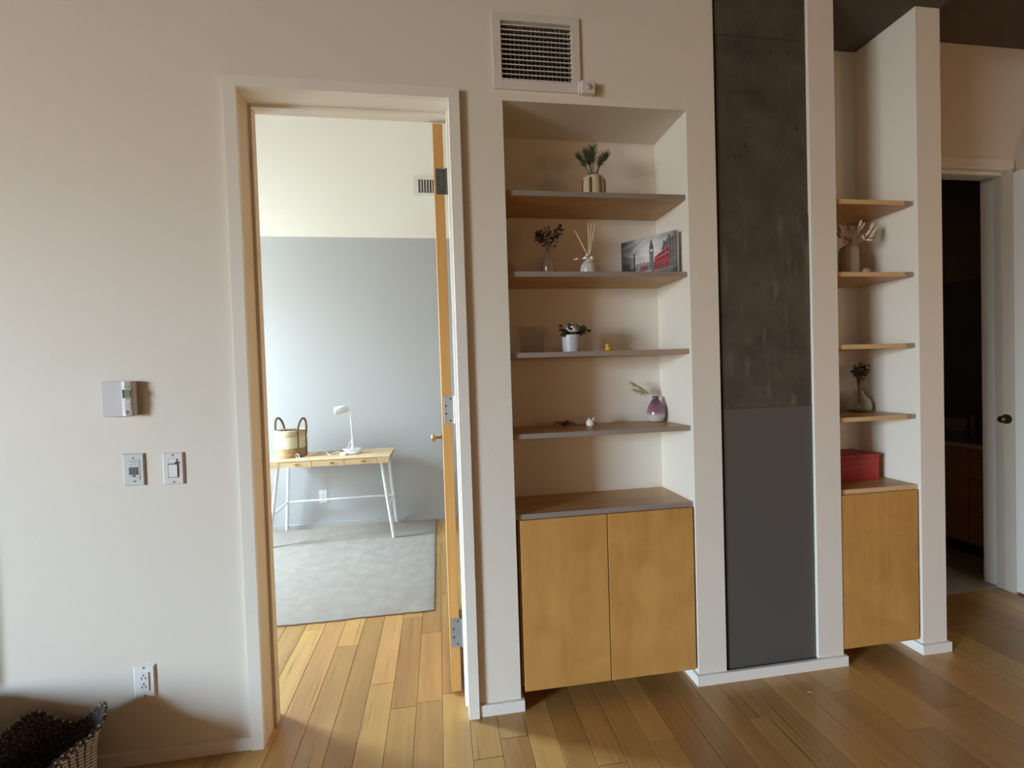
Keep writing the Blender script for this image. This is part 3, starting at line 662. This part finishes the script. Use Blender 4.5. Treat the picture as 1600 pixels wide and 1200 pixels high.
me = bpy.data.meshes.new('print'); me.from_pydata(verts, [], faces)
ca = me.color_attributes.new('print_colour', 'FLOAT_COLOR', 'CORNER')
cols = []
for j in range(NZ):
    for i in range(NX):
        c = canvas_colour((i + .5) / NX, (j + .5) / NZ); cols += ([*c, 1.0] * 4)
ca.data.foreach_set('color', cols)
mp_ = bpy.data.materials.new('canvas_print'); N, L = nodes(mp_); at = N.new('ShaderNodeAttribute'); at.attribute_name = 'print_colour'
L.new(at.outputs['Color'], N['Principled BSDF'].inputs['Base Color']); N['Principled BSDF'].inputs['Roughness'].default_value = .6
me.materials.append(mp_); po = bpy.data.objects.new('print', me); COL.objects.link(po); po.parent = t; po['label'] = 'grey painted street scene with red bus'

# third shelf: pot with rose; duck
t = thing('rose_pot', 'pale grey pot with white rose and dark greenery on the third shelf', 'potted flowers', (.293, .13, S[2]))
bm = bmesh.new(); lathe(bm, [(.036, 0), (.040, .003), (.042, .04), (.042, .077), (.038, .077), (.037, .05), (.001, .05)], seg=36, capt=False); obj('pot', bm, mat('pale_pot', (.44, .44, .46), .45), t, True)
M_LEAF = mat('dark_leaf', (.025, .040, .018), .55, var=.4, vscale=40); M_LEAF2 = mat('olive_leaf', (.13, .14, .05), .6, var=.3, vscale=40)
rp = random.Random(5)
bm = bmesh.new()
for q in range(46):
    a = rp.uniform(0, 2 * PI); r0 = rp.uniform(.005, .03); l_ = rp.uniform(.030, .056); el = rp.uniform(-.3, 1.1)
    b_ = (r0 * math.cos(a), r0 * math.sin(a), .072 + rp.uniform(0, .022)); e = (b_[0] + l_ * math.cos(a) * math.cos(el), b_[1] + l_ * math.sin(a) * math.cos(el) * .8, b_[2] + l_ * math.sin(el))
    leaf(bm, b_, e, .019, normal=(0, -.4, 1))
obj('foliage', bm, M_LEAF, t)
rs = bmesh.new(); RM = Matrix.Translation((-.002, -.020, .092)) @ Matrix.Rotation(math.radians(32), 4, 'X')
for ring, (r0, hh, ph, nw) in enumerate(((.029, .020, 0, 5), (.022, .026, .7, 4), (.014, .029, 1.6, 3), (.007, .030, 2.4, 2))):
    cup = bmesh.new()
    lathe(cup, [(r0 * .25, 0), (r0 * .8, hh * .35), (r0 * .98, hh * .75), (r0 * 1.06, hh), (r0 * .96, hh * .96), (r0 * .7, hh * .4), (r0 * .15, hh * .15)], seg=30, rfun=lambda a_, z_: 1 + .10 * math.sin(nw * a_ + ph) * min(1, z_ / hh))
    cup.transform(RM); me_ = bpy.data.meshes.new('cup'); cup.to_mesh(me_); cup.free(); rs.from_mesh(me_); bpy.data.meshes.remove(me_)
obj('rose', rs, mat('white_petal', (.80, .76, .74), .6), t, True, label='white rose')
for (x, y, z, nf) in ((.03, -.01, .118, 3), (.046, .0, .112, 3), (.060, .0, .108, 2), (.072, -.004, .112, 2), (.018, .01, .125, 2)):
    bm = bmesh.new(); tube(bm, [(x * .3, y, .07), (x, y, z)], .0009, 5); so = obj('filler_sprig', bm, M_LEAF2, t)
    fb = bmesh.new()
    for q in range(12): c = Vector((x * .75 + rp.uniform(-.014, .014), y + rp.uniform(-.008, .008), z - .014 + rp.uniform(-.014, .012))); leaf(fb, c, c + Vector((rp.uniform(-.014, .018), rp.uniform(-.012, 0), rp.uniform(-.004, .018))), .009)
    obj('small_leaves', fb, M_LEAF2, so)
    bb = bmesh.new()
    for q in range(nf): ball(bb, (x + rp.uniform(-.006, .006), y - .003, z + rp.uniform(-.004, .004)), .0034, seg=8)
    obj('small_blossoms', bb, mat('cream_blossom', (.70, .66, .45), .6), so, True)
for (x, y, z) in ((.076, -.012, .094), (-.050, -.005, .118), (-.052, -.01, .100)):
    bm = bmesh.new(); tube(bm, [(x * .3, y, .076), (x, y, z)], .0016, 6); ball(bm, (x, y, z), .007, 1.3, 1, .9, seg=10); obj('dark_bud', bm, M_DKFL, t, True)
# duck
t = thing('rubber_duck', 'tiny yellow rubber duck on the third shelf', 'toy duck', (.444, .085, S[2]), rotz=.35)
M_DUCK = mat('duck_yellow', (.75, .43, .03), .4)
bm = bmesh.new(); ball(bm, (0, 0, .0105), .0105, 1.75, 1.2, 1, seg=18); leaf(bm, (.010, 0, .012), (.023, 0, .021), .012, normal=(0, 0, 1)); obj('body', bm, M_DUCK, t, True)
hd = obj('head', ball(bmesh.new(), (-.006, 0, .0255), .0092, seg=16), M_DUCK, t, True)
bm = bmesh.new(); ball(bm, (-.0155, 0, .0245), .0042, 1.1, 1.3, .5, seg=10); obj('bill', bm, mat('duck_orange', (.75, .22, .02), .4), hd, True)
for s2 in (-1, 1):
    obj('eye', ball(bmesh.new(), (-.0118, s2 * .0055, .0285), .0014, seg=8), M_DARK, hd, True)
    bm = bmesh.new(); ball(bm, (.003, s2 * .011, .013), .007, 1.2, .35, .6, seg=10); obj('wing', bm, M_DUCK, t, True)

# lowest shelf: twig bundle, cat, purple vase
t = thing('dried_twig_bundle', 'small bundle of purple-brown dried twigs lying on the lowest shelf', 'dried flowers', (.266, .205, S[3]))
rp = random.Random(31)
for q in range(16):
    a = rp.uniform(-.5, .5) + (PI if q % 2 else 0); l_ = rp.uniform(.030, .058); z = rp.uniform(.004, .020)
    bm = bmesh.new(); tube(bm, [(-.3 * l_ * math.cos(a), -.3 * l_ * math.sin(a), z), (.4 * l_ * math.cos(a), .4 * l_ * math.sin(a), z + rp.uniform(-.002, .010)), (l_ * math.cos(a), l_ * math.sin(a), max(.002, z + rp.uniform(-.004, .014)))], [.0022, .0026, .0012], 5)
    o = obj('twig', bm, (mat('purple_twig', (.085, .035, .045), .7), mat('pale_twig', (.42, .30, .20), .7), mat('rust_twig', (.16, .06, .035), .7))[q % 3], t)
bm = bmesh.new()
for q in range(14): c = Vector((rp.uniform(-.012, .026), rp.uniform(-.01, .01), rp.uniform(.005, .022))); leaf(bm, c, c + Vector((rp.uniform(-.016, .016), rp.uniform(-.012, 0), rp.uniform(-.004, .008))), .009)
obj('dried_petals', bm, mat('purple_twig', (.085, .035, .045), .7), t)
t = thing('cat_figurine', 'tiny white cat figurine with a brown patch on the lowest shelf', 'figurine', (.386, .190, S[3]))
M_CAT = mat('white_ceramic', (.78, .73, .66), .35)
bm = bmesh.new(); lathe(bm, [(.012, 0), (.018, .003), (.0205, .014), (.017, .026), (.008, .032), (.001, .033)], seg=24); obj('body', bm, M_CAT, t, True)
for x in (-.008, .014):
    bm = bmesh.new(); lathe(bm, [(.006, 0), (.004, .008), (.0006, .016)], (x, -.004, .026), seg=10); obj('ear', bm, M_CAT, t, True)
bm = bmesh.new(); tube(bm, [(.013, 0, .020), (.022, 0, .024), (.023, 0, .034), (.017, 0, .038)], [.004, .004, .003, .002], 8); obj('tail', bm, M_CAT, t, True)
bm = bmesh.new(); ball(bm, (.0095, -.014, .016), .0075, .9, .45, 1, seg=10); obj('brown_patch', bm, mat('cat_brown', (.22, .12, .05), .5), t, True)
t = thing('purple_vase', 'bulbous purple glass vase with dried grass plume on the lowest shelf', 'vase', (.7275, .242, S[3]))
m = bpy.data.materials.new('purple_to_clear_glass'); N, L = nodes(m); b = N['Principled BSDF']; tcn = N.new('ShaderNodeTexCoord'); sx = N.new('ShaderNodeSeparateXYZ'); L.new(tcn.outputs['Object'], sx.inputs[0])
cr = N.new('ShaderNodeValToRGB'); cr.color_ramp.elements[0].position = .030; cr.color_ramp.elements[0].color = (.66, .60, .55, 1); cr.color_ramp.elements[1].position = .115; cr.color_ramp.elements[1].color = (.12, .035, .06, 1)
e_ = cr.color_ramp.elements.new(.045); e_.color = (.34, .17, .22, 1)
L.new(sx.outputs[2], cr.inputs[0]); L.new(cr.outputs[0], b.inputs['Base Color']); b.inputs['Roughness'].default_value = .1; b.inputs['Transmission Weight'].default_value = .25; b.inputs['Coat Weight'].default_value = .5
vz = obj('vessel', bottle_mesh([(.026, 0), (.034, .004), (.0425, .028), (.043, .045), (.037, .070), (.024, .094), (.0145, .108), (.0135, .114), (.0165, .120)], .003), m, t, True)
rp = random.Random(41)
st = bmesh.new(); tube(st, [(.0, .0, .02), (-.004, 0, .118), (-.05, .005, .142), (-.095, .005, .160)], [.0012, .0012, .001, .0007], 6); so = obj('grass_stem', st, mat('straw', (.55, .42, .25), .8), t)
pl = bmesh.new()
for q in range(210):
    lobe = q % 3; f = rp.uniform(0, 1)
    c = Vector((-.030 - .085 * f, .005 - .012 * f, .136 + (.048 * f if lobe else .024 * f)))
    d = Vector((-1, rp.uniform(-.9, .2), rp.uniform(-.1, .9) if lobe else rp.uniform(-.9, -.1))).normalized()
    e = c + d * rp.uniform(.016, .036); tube(pl, [c, c.lerp(e, .55) + Vector((0, 0, .003)), e + Vector((0, 0, -.006))], [.0007, .0012, .0003], 4)
obj('grass_plume', pl, mat('plume_straw', (.66, .55, .38), .9), so)

# ------------------------------------------------------------------ ornaments in the narrow niche
t = thing('ribbed_vase', 'ribbed sand-coloured vase with pink bunny-tail grass in the narrow niche', 'vase', (1.668, .125, S[1]))
def ribs(a, z): return 1 + .03 * math.cos(22 * a)
bm = bmesh.new(); lathe(bm, [(.036, 0), (.040, .004), (.041, .06), (.040, .122), (.034, .140), (.020, .146), (.018, .136), (.016, .03)], seg=88, rfun=ribs); obj('vessel', bm, mat('sand_glaze', (.36, .29, .19), .6), t, True)
rp = random.Random(51)
M_BUN = mat('bunny_tail', (.66, .54, .44), .95, bump=.6, bscale=500); M_BUN2 = mat('bunny_tail_brown', (.30, .20, .12), .95, bump=.6, bscale=500)
for i, (x, y, z, dx, dz, l_, mm) in enumerate(((.045, -.02, .248, .35, 1, .034, 0), (.066, -.01, .240, .6, 1, .040, 0), (.088, -.02, .205, .75, .9, .036, 0), (.118, -.01, .238, .55, 1, .040, 0), (.142, -.005, .232, .9, .8, .034, 0), (.120, -.02, .212, .8, .7, .034, 0), (.100, -.03, .190, .9, .6, .034, 0), (.085, -.03, .168, 1, -.05, .034, 0), (.050, -.03, .180, .4, -.6, .026, 0), (.052, 0, .215, .3, 1, .03, 0), (.025, -.01, .212, .1, 1, .026, 1), (-.006, -.01, .235, -.15, 1, .036, 1), (-.05, 0, .225, -.5, 1, .036, 1), (-.062, -.01, .195, -.7, .8, .034, 1), (-.03, -.02, .175, -.8, .6, .03, 1), (.012, 0, .17, .1, 1, .03, 1))):
    d = Vector((dx, rp.uniform(-.2, .1), dz)).normalized(); c = Vector((x, y, z)); b_ = c - d * l_ * .5
    bm = bmesh.new(); tube(bm, [(x * .05, 0, .03), (x * .1, 0, .14), b_.lerp(Vector((x * .1, 0, .14)), .4) + Vector((0, 0, .006)), b_], .0009, 5); so = obj('grass_stem', bm, mat('straw', (.55, .42, .25), .8), t)
    bm = bmesh.new(); q_ = Vector((0, 0, 1)).rotation_difference(d).to_matrix(); ball(bm, c, l_ * .56, .34, .34, 1, seg=12, rot=q_); obj('bunny_tail', bm, (M_BUN, M_BUN2)[mm], so, True)
t = thing('seed_pod', 'small round pale seed pod beside the ribbed vase in the narrow niche', 'ornament', (1.742, .115, S[1]))
bm = bmesh.new(); lathe(bm, [(.010, 0), (.020, .006), (.024, .018), (.019, .032), (.008, .039), (.001, .040)], seg=30, rfun=lambda a, z: 1 + .06 * math.cos(6 * a)); obj('pod', bm, mat('pod_pale', (.42, .33, .22), .7), t, True)
bm = bmesh.new(); tube(bm, [(0, 0, .039), (.002, 0, .046)], .003, 8); obj('stalk', bm, M_STEM, t)
t = thing('glass_vase', 'clear glass vase with dark dried flower head in the narrow niche', 'vase', (1.828, .245, S[3]))
obj('vessel', bottle_mesh([(.040, 0), (.052, .006), (.056, .03), (.050, .058), (.030, .082), (.020, .098), (.024, .106)], .002), GL_CLEAR, t, True)
bm = bmesh.new(); lathe(bm, [(.020, .0005), (.044, .003), (.048, .010), (.001, .012)], seg=24); obj('dark_base', bm, mat('dark_base_glass', (.03, .022, .02), .3), t, True)
rp = random.Random(61)
dried(t, [(-.038, -.005, .225), (-.012, -.01, .238), (.018, -.005, .236), (.040, 0, .222), (0, .01, .215), (.026, -.012, .205), (-.02, -.01, .205)], .012, .13, .0095, M_DKFL, M_DKFL, stem_r=.0018, n=20)
# red box
t = thing('red_box', 'red cardboard box with faint pale lettering on the narrow cabinet top', 'box', (1.55, .150, S[4]))
M_RED = mat('red_card', (.36, .022, .015), .5); 
obj('carton', B(0, .293, 0, .16, .0008, .104, bev=.0015), M_RED, t)
obj('lid', B(-.002, .295, -.002, .162, .1042, .127, bev=.0015), mat('red_card_lid', (.32, .02, .014), .5), t)
for i in range(11):
    x = .068 + i * .0155
    if i in (1,): continue
    h_ = .0055 + .002 * ((i * 7) % 3 == 0)
    obj('faint_mark', B(x, x + .0085, -.0008, -.0001, .062, .062 + h_), mat('faint_print', (.46, .10, .09), .5), t)
# scrap on floor
bm = bmesh.new(); leaf(bm, (-.010, .004, .0012), (.012, -.004, .0016), .006, normal=(0, 0, 1)); tag(obj('paper_scrap', bm, M_WHITE, None, loc=(1.193, -.14, .0003)), 'tiny white scrap of paper lying on the wooden floor', 'scrap')

# ------------------------------------------------------------------ bedroom furniture
# rug
def rug():
    bm = bmesh.new(); x0, x1, y0, y1 = -2.75, -.36, .908, 2.69; nx, ny = 110, 84; rr = random.Random(9)
    top = [[bm.verts.new((x0 + (x1 - x0) * i / nx + (0 if 0 < i < nx else rr.uniform(-.004, .004)), y0 + (y1 - y0) * j / ny + (0 if 0 < j < ny else rr.uniform(-.004, .004)),
            (.010 + rr.uniform(-.002, .002) + .0012 * math.sin(i * .35) * math.sin(j * .22)) if (0 < i < nx and 0 < j < ny) else .007)) for j in range(ny + 1)] for i in range(nx + 1)]
    for i in range(nx):
        for j in range(ny): bm.faces.new((top[i][j], top[i + 1][j], top[i + 1][j + 1], top[i][j + 1]))
    bd = [top[i][0] for i in range(nx + 1)] + [top[nx][j] for j in range(1, ny + 1)] + [top[i][ny] for i in range(nx - 1, -1, -1)] + [top[0][j] for j in range(ny - 1, 0, -1)]
    lo = [bm.verts.new((v_.co.x, v_.co.y, .001)) for v_ in bd]
    for k in range(len(bd)): bm.faces.new((bd[k], lo[k], lo[(k + 1) % len(bd)], bd[(k + 1) % len(bd)]))
    bm.faces.new(lo)
    return bm
tag(obj('area_rug', rug(), mat('rug_pile', (.305, .258, .208), .95, bump=1.0, bscale=240, var=.22, vscale=9), None, True), 'pale grey-beige pile rug under the bedroom desk', 'rug')
# desk
DX0, DX1, DY0, DY1, DZ = -1.690, -.714, 2.20, 2.685, .715
t = thing('writing_desk', 'small pine desk with three drawers and white steel legs on the rug', 'desk', (0, 0, .014))
dz = DZ - .014
obj('desktop', B(DX0, DX1, DY0, DY1, dz - .007, dz, bev=.002), M_DESK, t)
bm = bmesh.new(); prism(bm, [(DX0, dz - .0075), (DX0 + .006, dz - .056), (DX1 - .014, dz - .056), (DX1, dz - .0075)], 'y', DY0 + .018, DY1); obj('carcass', bm, M_DESK, t)
bm = bmesh.new(); prism(bm, [(DX0, dz - .0075), (DX0 + .006, dz - .056), (-1.588, dz - .056), (-1.588, dz - .0075)], 'y', DY0, DY0 + .0175); obj('end_block', bm, M_DESK, t)
bm = bmesh.new(); prism(bm, [(-.815, dz - .0075), (-.815, dz - .056), (DX1 - .014, dz - .056), (DX1, dz - .0075)], 'y', DY0, DY0 + .0175); obj('end_block', bm, M_DESK, t)
for a, b_, px in ((-1.586, -1.336, -1.45), (-1.334, -1.079, -1.183), (-1.077, -.817, -.93)):
    dr = obj('drawer_front', B(a + .0015, b_ - .0015, DY0 + .001, DY0 + .0175, dz - .056, dz - .0105, bev=.0012), M_DESK, t)
    bm = bmesh.new(); ball(bm, (px, DY0 - .003, dz - .030), .011, 1.9, .6, .8, seg=10); obj('drawer_pull', bm, mat('pull_brown', (.36, .20, .07), .5), dr, True)
M_LEG = mat('white_steel', (.82, .83, .84), .35)
LT = dz - .0565
legs = {'fl': ((-1.612, 2.25, LT), (-1.700, 2.245, 0)), 'bl': ((-1.640, 2.64, LT), (-1.690, 2.68, 0)), 'fr': ((-.787, 2.25, LT), (-.706, 2.245, 0)), 'br': ((-.772, 2.64, LT), (-.720, 2.70, 0))}
for k_, (a, b_) in legs.items():
    bm = bmesh.new(); tube(bm, [a, b_], .0135, 12); obj('leg', bm, M_LEG, t, True)
def on(k_, f): return Vector(legs[k_][0]).lerp(Vector(legs[k_][1]), f)
for pts in ([on('bl', .60), on('br', .60)], [on('bl', .60), on('fl', .60)], [on('br', .60), on('fr', .60)]):
    bm = bmesh.new(); tube(bm, pts, .009, 10); obj('stretcher', bm, M_LEG, t, True)
# woven basket on desk
t = thing('seagrass_basket', 'round two-tone seagrass basket with brown handles on the desk', 'basket', (-1.562, 2.47, DZ), rotz=-.5)
M_SG = mat('seagrass_pale', (.62, .49, .31), .85, bump=.8, bscale=130, var=.25, vscale=30); M_SG3 = mat('seagrass_cream', (.74, .66, .50), .85, bump=.8, bscale=130, var=.2, vscale=30); M_SG2 = mat('seagrass_tan', (.42, .27, .13), .85, bump=.8, bscale=130, var=.25, vscale=30)
for i in range(15):
    z = .0105 + i * .0152; r_ = .112 + .008 * (i / 14) + .002 * math.sin(i * 2.1)
    bm = bmesh.new(); tube(bm, [(r_ * math.cos(2 * PI * k / 40), r_ * math.sin(2 * PI * k / 40), z + .0015 * math.sin(3 * k)) for k in range(40)], .0088, 8, closed=True)
    obj('coil', bm, M_SG2 if i < 5 else M_SG if i > 10 else M_SG3, t, True)
bm = bmesh.new(); lathe(bm, [(.105, .002), (.106, .222), (.104, .222), (.103, .006), (.001, .006)], seg=40, capt=False); obj('lining', bm, mat('basket_inside', (.14, .08, .05), .9), t, True)
M_HAN = mat('handle_brown', (.17, .095, .045), .75)
for sx in (-1, 1):
    for o_ in (0,):
        pts = []
        for k in range(13):
            a = PI * k / 12
            pts.append((sx * (.117 + .022 * math.sin(a)), -.050 * math.cos(a), .195 + .135 * math.sin(a) ** .8))
        bm = bmesh.new(); tube(bm, pts, .0095, 8); obj('handle', bm, M_HAN, t, True)
for sx in (-1, 1):
    for yy in (-.045, .045):
        bm = bmesh.new(); xx = sx * math.sqrt(.123 ** 2 - yy ** 2); tube(bm, [(xx * 1.03, yy * 1.03, .01), (xx * 1.07, yy * 1.07, .12), (xx * 1.04, yy * 1.0, .205)], .006, 8); obj('handle_strap', bm, M_HAN, t, True)
# lamp
t = thing('desk_lamp', 'slim white desk lamp with tubular head on the desk', 'lamp', (-1.055, 2.44, DZ))
M_LAMP = mat('lamp_white', (.86, .86, .85), .3)
bm = bmesh.new(); lathe(bm, [(.066, .0005), (.070, .004), (.069, .014), (.060, .022), (.015, .026), (.001, .027)], seg=36); obj('lamp_base', bm, M_LAMP, t, True)
bm = bmesh.new(); tube(bm, [(.008, 0, .02), (.008, 0, .12), (.002, 0, .26), (-.002, 0, .375)], .0055, 10); obj('pole', bm, M_LAMP, t, True)
bm = bmesh.new(); lathe(bm, [(.010, .018), (.018, .026), (.016, .06), (.011, .085), (.014, .095), (.013, .118), (.006, .125)], (.008, 0, 0), seg=20); obj('joint', bm, M_LAMP, t, True)
ax = Vector((-.1, -.03, -.018)).normalized(); c0 = Vector((-.022, 0, .398))
bm = bmesh.new(); tube(bm, [c0, c0 + ax * .018, c0 + ax * .105, c0 + ax * .112], [.022, .034, .034, .030], 20); hd = obj('lamp_head', bm, M_LAMP, t, True)
bm = bmesh.new(); tube(bm, [c0 + ax * .1121, c0 + ax * .1135], .027, 18); obj('diffuser', bm, mat('lamp_diffuser', (.9, .9, .88), .2), hd, True)
bm = bmesh.new(); tube(bm, [(-.002, 0, .370), c0 + ax * .01], .006, 8); obj('pivot', bm, M_LAMP, hd, True)
bm = bmesh.new(); tube(bm, [(.0, -.01, .115), (-.022, -.014, .085), (-.028, -.016, .055), (-.012, -.014, .030), (.02, -.02, .028)], .0035, 8); obj('cord_loop', bm, M_LAMP, t, True)
for i in range(3):
    r_ = .050 + .008 * i; bm = bmesh.new(); tube(bm, [(r_ * math.cos(a * PI / 12) * 1.15, r_ * math.sin(a * PI / 12) * .8 - .012, .030 + .007 * i + .003 * math.sin(a)) for a in range(24)], .0035, 8, closed=True); obj('cord_coil', bm, M_LAMP, t, True)
obj('power_adapter', B(-.085, -.035, -.10, -.05, .0005, .024, bev=.004), M_LAMP, t)
bm = bmesh.new(); pts = [(-.075, -.06, .02), (-.12, -.05, .03), (-.17, -.07, .006), (-.19, -.05, .018), (-.25, 0, .045), (-.30, -.02, .03), (-.36, -.09, .008), (-.40, -.13, .006), (-.425, -.13, .012), (-.43, -.12, .034), (-.415, -.12, .040), (-.405, -.13, .022), (-.39, -.15, .005), (-.32, -.17, .005)]
sm = []
for i in range(len(pts) - 1):
    for f in (0, .33, .66):
        p0, p1, p2, p3 = [Vector(pts[max(0, min(len(pts) - 1, i + q))]) for q in (-1, 0, 1, 2)]
        sm.append(.5 * ((2 * p1) + (p2 - p0) * f + (2 * p0 - 5 * p1 + 4 * p2 - p3) * f * f + (3 * p1 - p0 - 3 * p2 + p3) * f ** 3))
tube(bm, sm, .003, 8); obj('power_cord', bm, mat('cord_cream', (.72, .64, .52), .5), t, True)

# ------------------------------------------------------------------ floppy woven basket at the lower left, unseen daybed added to shadow the wall
t = thing('woven_basket', 'dark and cream woven basket with floppy rim in the lower left corner', 'basket', (-1.622, -.205, 0))
NB = 46
def bpt(a, f, off=0):
    ca, sa = math.cos(a), math.sin(a)
    aw = a if a < PI else a - 2 * PI
    rx = .150 + .012 * f - .040 * f * math.exp(-((aw + .30) / .65) ** 2); ry = .150 + .025 * f
    p_ = 3.0; k_ = (abs(ca) ** p_ + abs(sa) ** p_) ** (-1 / p_)
    top = .203 + .066 * math.exp(-((a - .80) / .30) ** 2) + .045 * math.exp(-((a - 2.05) / .34) ** 2) + .008 * math.sin(a * 3 + 1)
    flare = 1 + .9 * max(0, f - .72) * math.exp(-((a - .72) / .38) ** 2)
    return Vector(((rx * k_ * flare + off) * ca, (ry * k_ + off) * sa, .004 + top * f))
M_STRIP = bpy.data.materials.new('woven_cream_strip'); N, L = nodes(M_STRIP); b = N['Principled BSDF']; tcn = N.new('ShaderNodeTexCoord')
wv = N.new('ShaderNodeTexWave'); wv.bands_direction = 'Z'; wv.inputs['Scale'].default_value = 30; wv.inputs['Distortion'].default_value = 1.5; L.new(tcn.outputs['Object'], wv.inputs[0])
cr = N.new('ShaderNodeValToRGB'); cr.color_ramp.elements[0].color = (.10, .07, .045, 1); cr.color_ramp.elements[1].color = (.62, .52, .39, 1); cr.color_ramp.elements[0].position = .1; cr.color_ramp.elements[1].position = .45
L.new(wv.outputs['Fac'], cr.inputs[0]); L.new(cr.outputs[0], b.inputs['Base Color']); b.inputs['Roughness'].default_value = .85
bp = N.new('ShaderNodeBump'); bp.inputs['Strength'].default_value = .6; bp.inputs['Distance'].default_value = .003; L.new(wv.outputs['Fac'], bp.inputs['Height']); L.new(bp.outputs[0], b.inputs['Normal'])
M_WEAVE = bpy.data.materials.new('dark_checked_weave'); N, L = nodes(M_WEAVE); b = N['Principled BSDF']; tcn = N.new('ShaderNodeTexCoord')
vo = N.new('ShaderNodeTexVoronoi'); vo.inputs['Scale'].default_value = 120; L.new(tcn.outputs['Object'], vo.inputs[0])
cr = N.new('ShaderNodeValToRGB'); cr.color_ramp.elements[0].color = (.17, .13, .10, 1); cr.color_ramp.elements[1].color = (.035, .024, .018, 1); cr.color_ramp.elements[0].position = .25; cr.color_ramp.elements[1].position = .55
L.new(vo.outputs['Distance'], cr.inputs[0]); L.new(cr.outputs[0], b.inputs['Base Color']); b.inputs['Roughness'].default_value = .9
bp = N.new('ShaderNodeBump'); bp.inputs['Strength'].default_value = .8; bp.inputs['Distance'].default_value = .004; bp.invert = True; L.new(vo.outputs['Distance'], bp.inputs['Height']); L.new(bp.outputs[0], b.inputs['Normal'])
M_WD = mat('woven_dark', (.10, .075, .06), .9, bump=.8, bscale=150, var=.85, vscale=110)
bm = bmesh.new(); grid = []
for i in range(NB * 2):
    a = 2 * PI * i / (NB * 2); grid.append([bm.verts.new(bpt(a, f)) for f in (0, .15, .3, .45, .6, .75, .88, .97, 1)] + [bm.verts.new(bpt(a, f, -.006)) for f in (1, .97, .85, .6, .3, .02)])
for i in range(NB * 2):
    g0, g1 = grid[i], grid[(i + 1) % (NB * 2)]
    for k in range(len(g0) - 1): bm.faces.new((g0[k], g1[k], g1[k + 1], g0[k + 1]))
bm.faces.new([g[0] for g in grid][::-1]); bm.faces.new([g[-1] for g in grid])
obj('lining', bm, M_WEAVE, t, True, label='dark woven inside')
for i in range(NB):
    a0 = 2 * PI * (i + .14) / NB; a1 = 2 * PI * (i + .86) / NB
    bm = bmesh.new(); rows = []
    for f in (.01, .2, .4, .6, .78, .94):
        rows.append([bm.verts.new(bpt(a0, f, .0004)), bm.verts.new(bpt(a0 * .7 + a1 * .3, f, .005)), bm.verts.new(bpt(a0 * .3 + a1 * .7, f, .005)), bm.verts.new(bpt(a1, f, .0004))])
    for r0, r1 in zip(rows, rows[1:]):
        for k in range(3): bm.faces.new((r0[k], r0[k + 1], r1[k + 1], r1[k]))
    obj('woven_strip', bm, M_STRIP, t, True)
M_KNOT = mat('knot_pale', (.55, .52, .50), .8)
for i in range(NB * 2):
    a = 2 * PI * i / (NB * 2)
    for q, f in enumerate((.955, .99)):
        if (i + q) % 2: continue
        bm = bmesh.new(); ball(bm, bpt(a, f, .002 if q == 0 else -.003), .0042, seg=6); obj('rim_knot', bm, M_KNOT, t, True)
rp = random.Random(77); bm = bmesh.new()
for q in range(260):
    a = rp.uniform(0, 2 * PI); p0 = bpt(a, 1, -.003); d = Vector((rp.uniform(-.5, .5), rp.uniform(-.5, .5), 1)).normalized()
    tube(bm, [p0, p0 + d * rp.uniform(.006, .014)], [.0012, .0005], 3)
obj('rim_fringe', bm, M_WD, t, kind='stuff')

t = thing('daybed', 'low upholstered daybed added unseen beyond the left edge to shadow the wall', 'daybed', (-2.86, -.02, 0))
M_BEDF = mat('grey_upholstery', (.30, .29, .28), .9, bump=.4, bscale=300)
obj('base', B(-.95, .95, -.62, -.09, .10, .28, bev=.02), M_BEDF, t); obj('mattress', B(-.94, .93, -.52, -.06, .2815, .345, bev=.02), M_BEDF, t)
obj('headboard', B(-.97, .962, -.040, -.004, .3465, 1.05, bev=.015), M_BEDF, t)
for x in (-.88, .88):
    for y in (-.56, -.14):
        bm = bmesh.new(); tube(bm, [(x, y, 0.001), (x, y, .10)], [.02, .026], 12); obj('leg', bm, M_DARK, t)

# warm globe lamp standing further back in the room
t = thing('floor_lamp', 'warm globe floor lamp standing behind the viewer', 'lamp', (2.7, -2.8, 0))
bm = bmesh.new(); lathe(bm, [(.14, .0005), (.15, .006), (.14, .02), (.012, .026)], seg=32); obj('base', bm, M_BRONZE, t, True)
bm = bmesh.new(); tube(bm, [(0, 0, .02), (0, 0, 1.38)], .011, 12); obj('pole', bm, M_BRONZE, t, True)
mb = bpy.data.materials.new('warm_globe'); N, L = nodes(mb); N['Principled BSDF'].inputs['Emission Color'].default_value = (1, .56, .24, 1); N['Principled BSDF'].inputs['Emission Strength'].default_value = LAMP_GLOW
bm = bmesh.new(); ball(bm, (0, 0, 1.50), .12, seg=24); obj('globe', bm, mb, t, True)
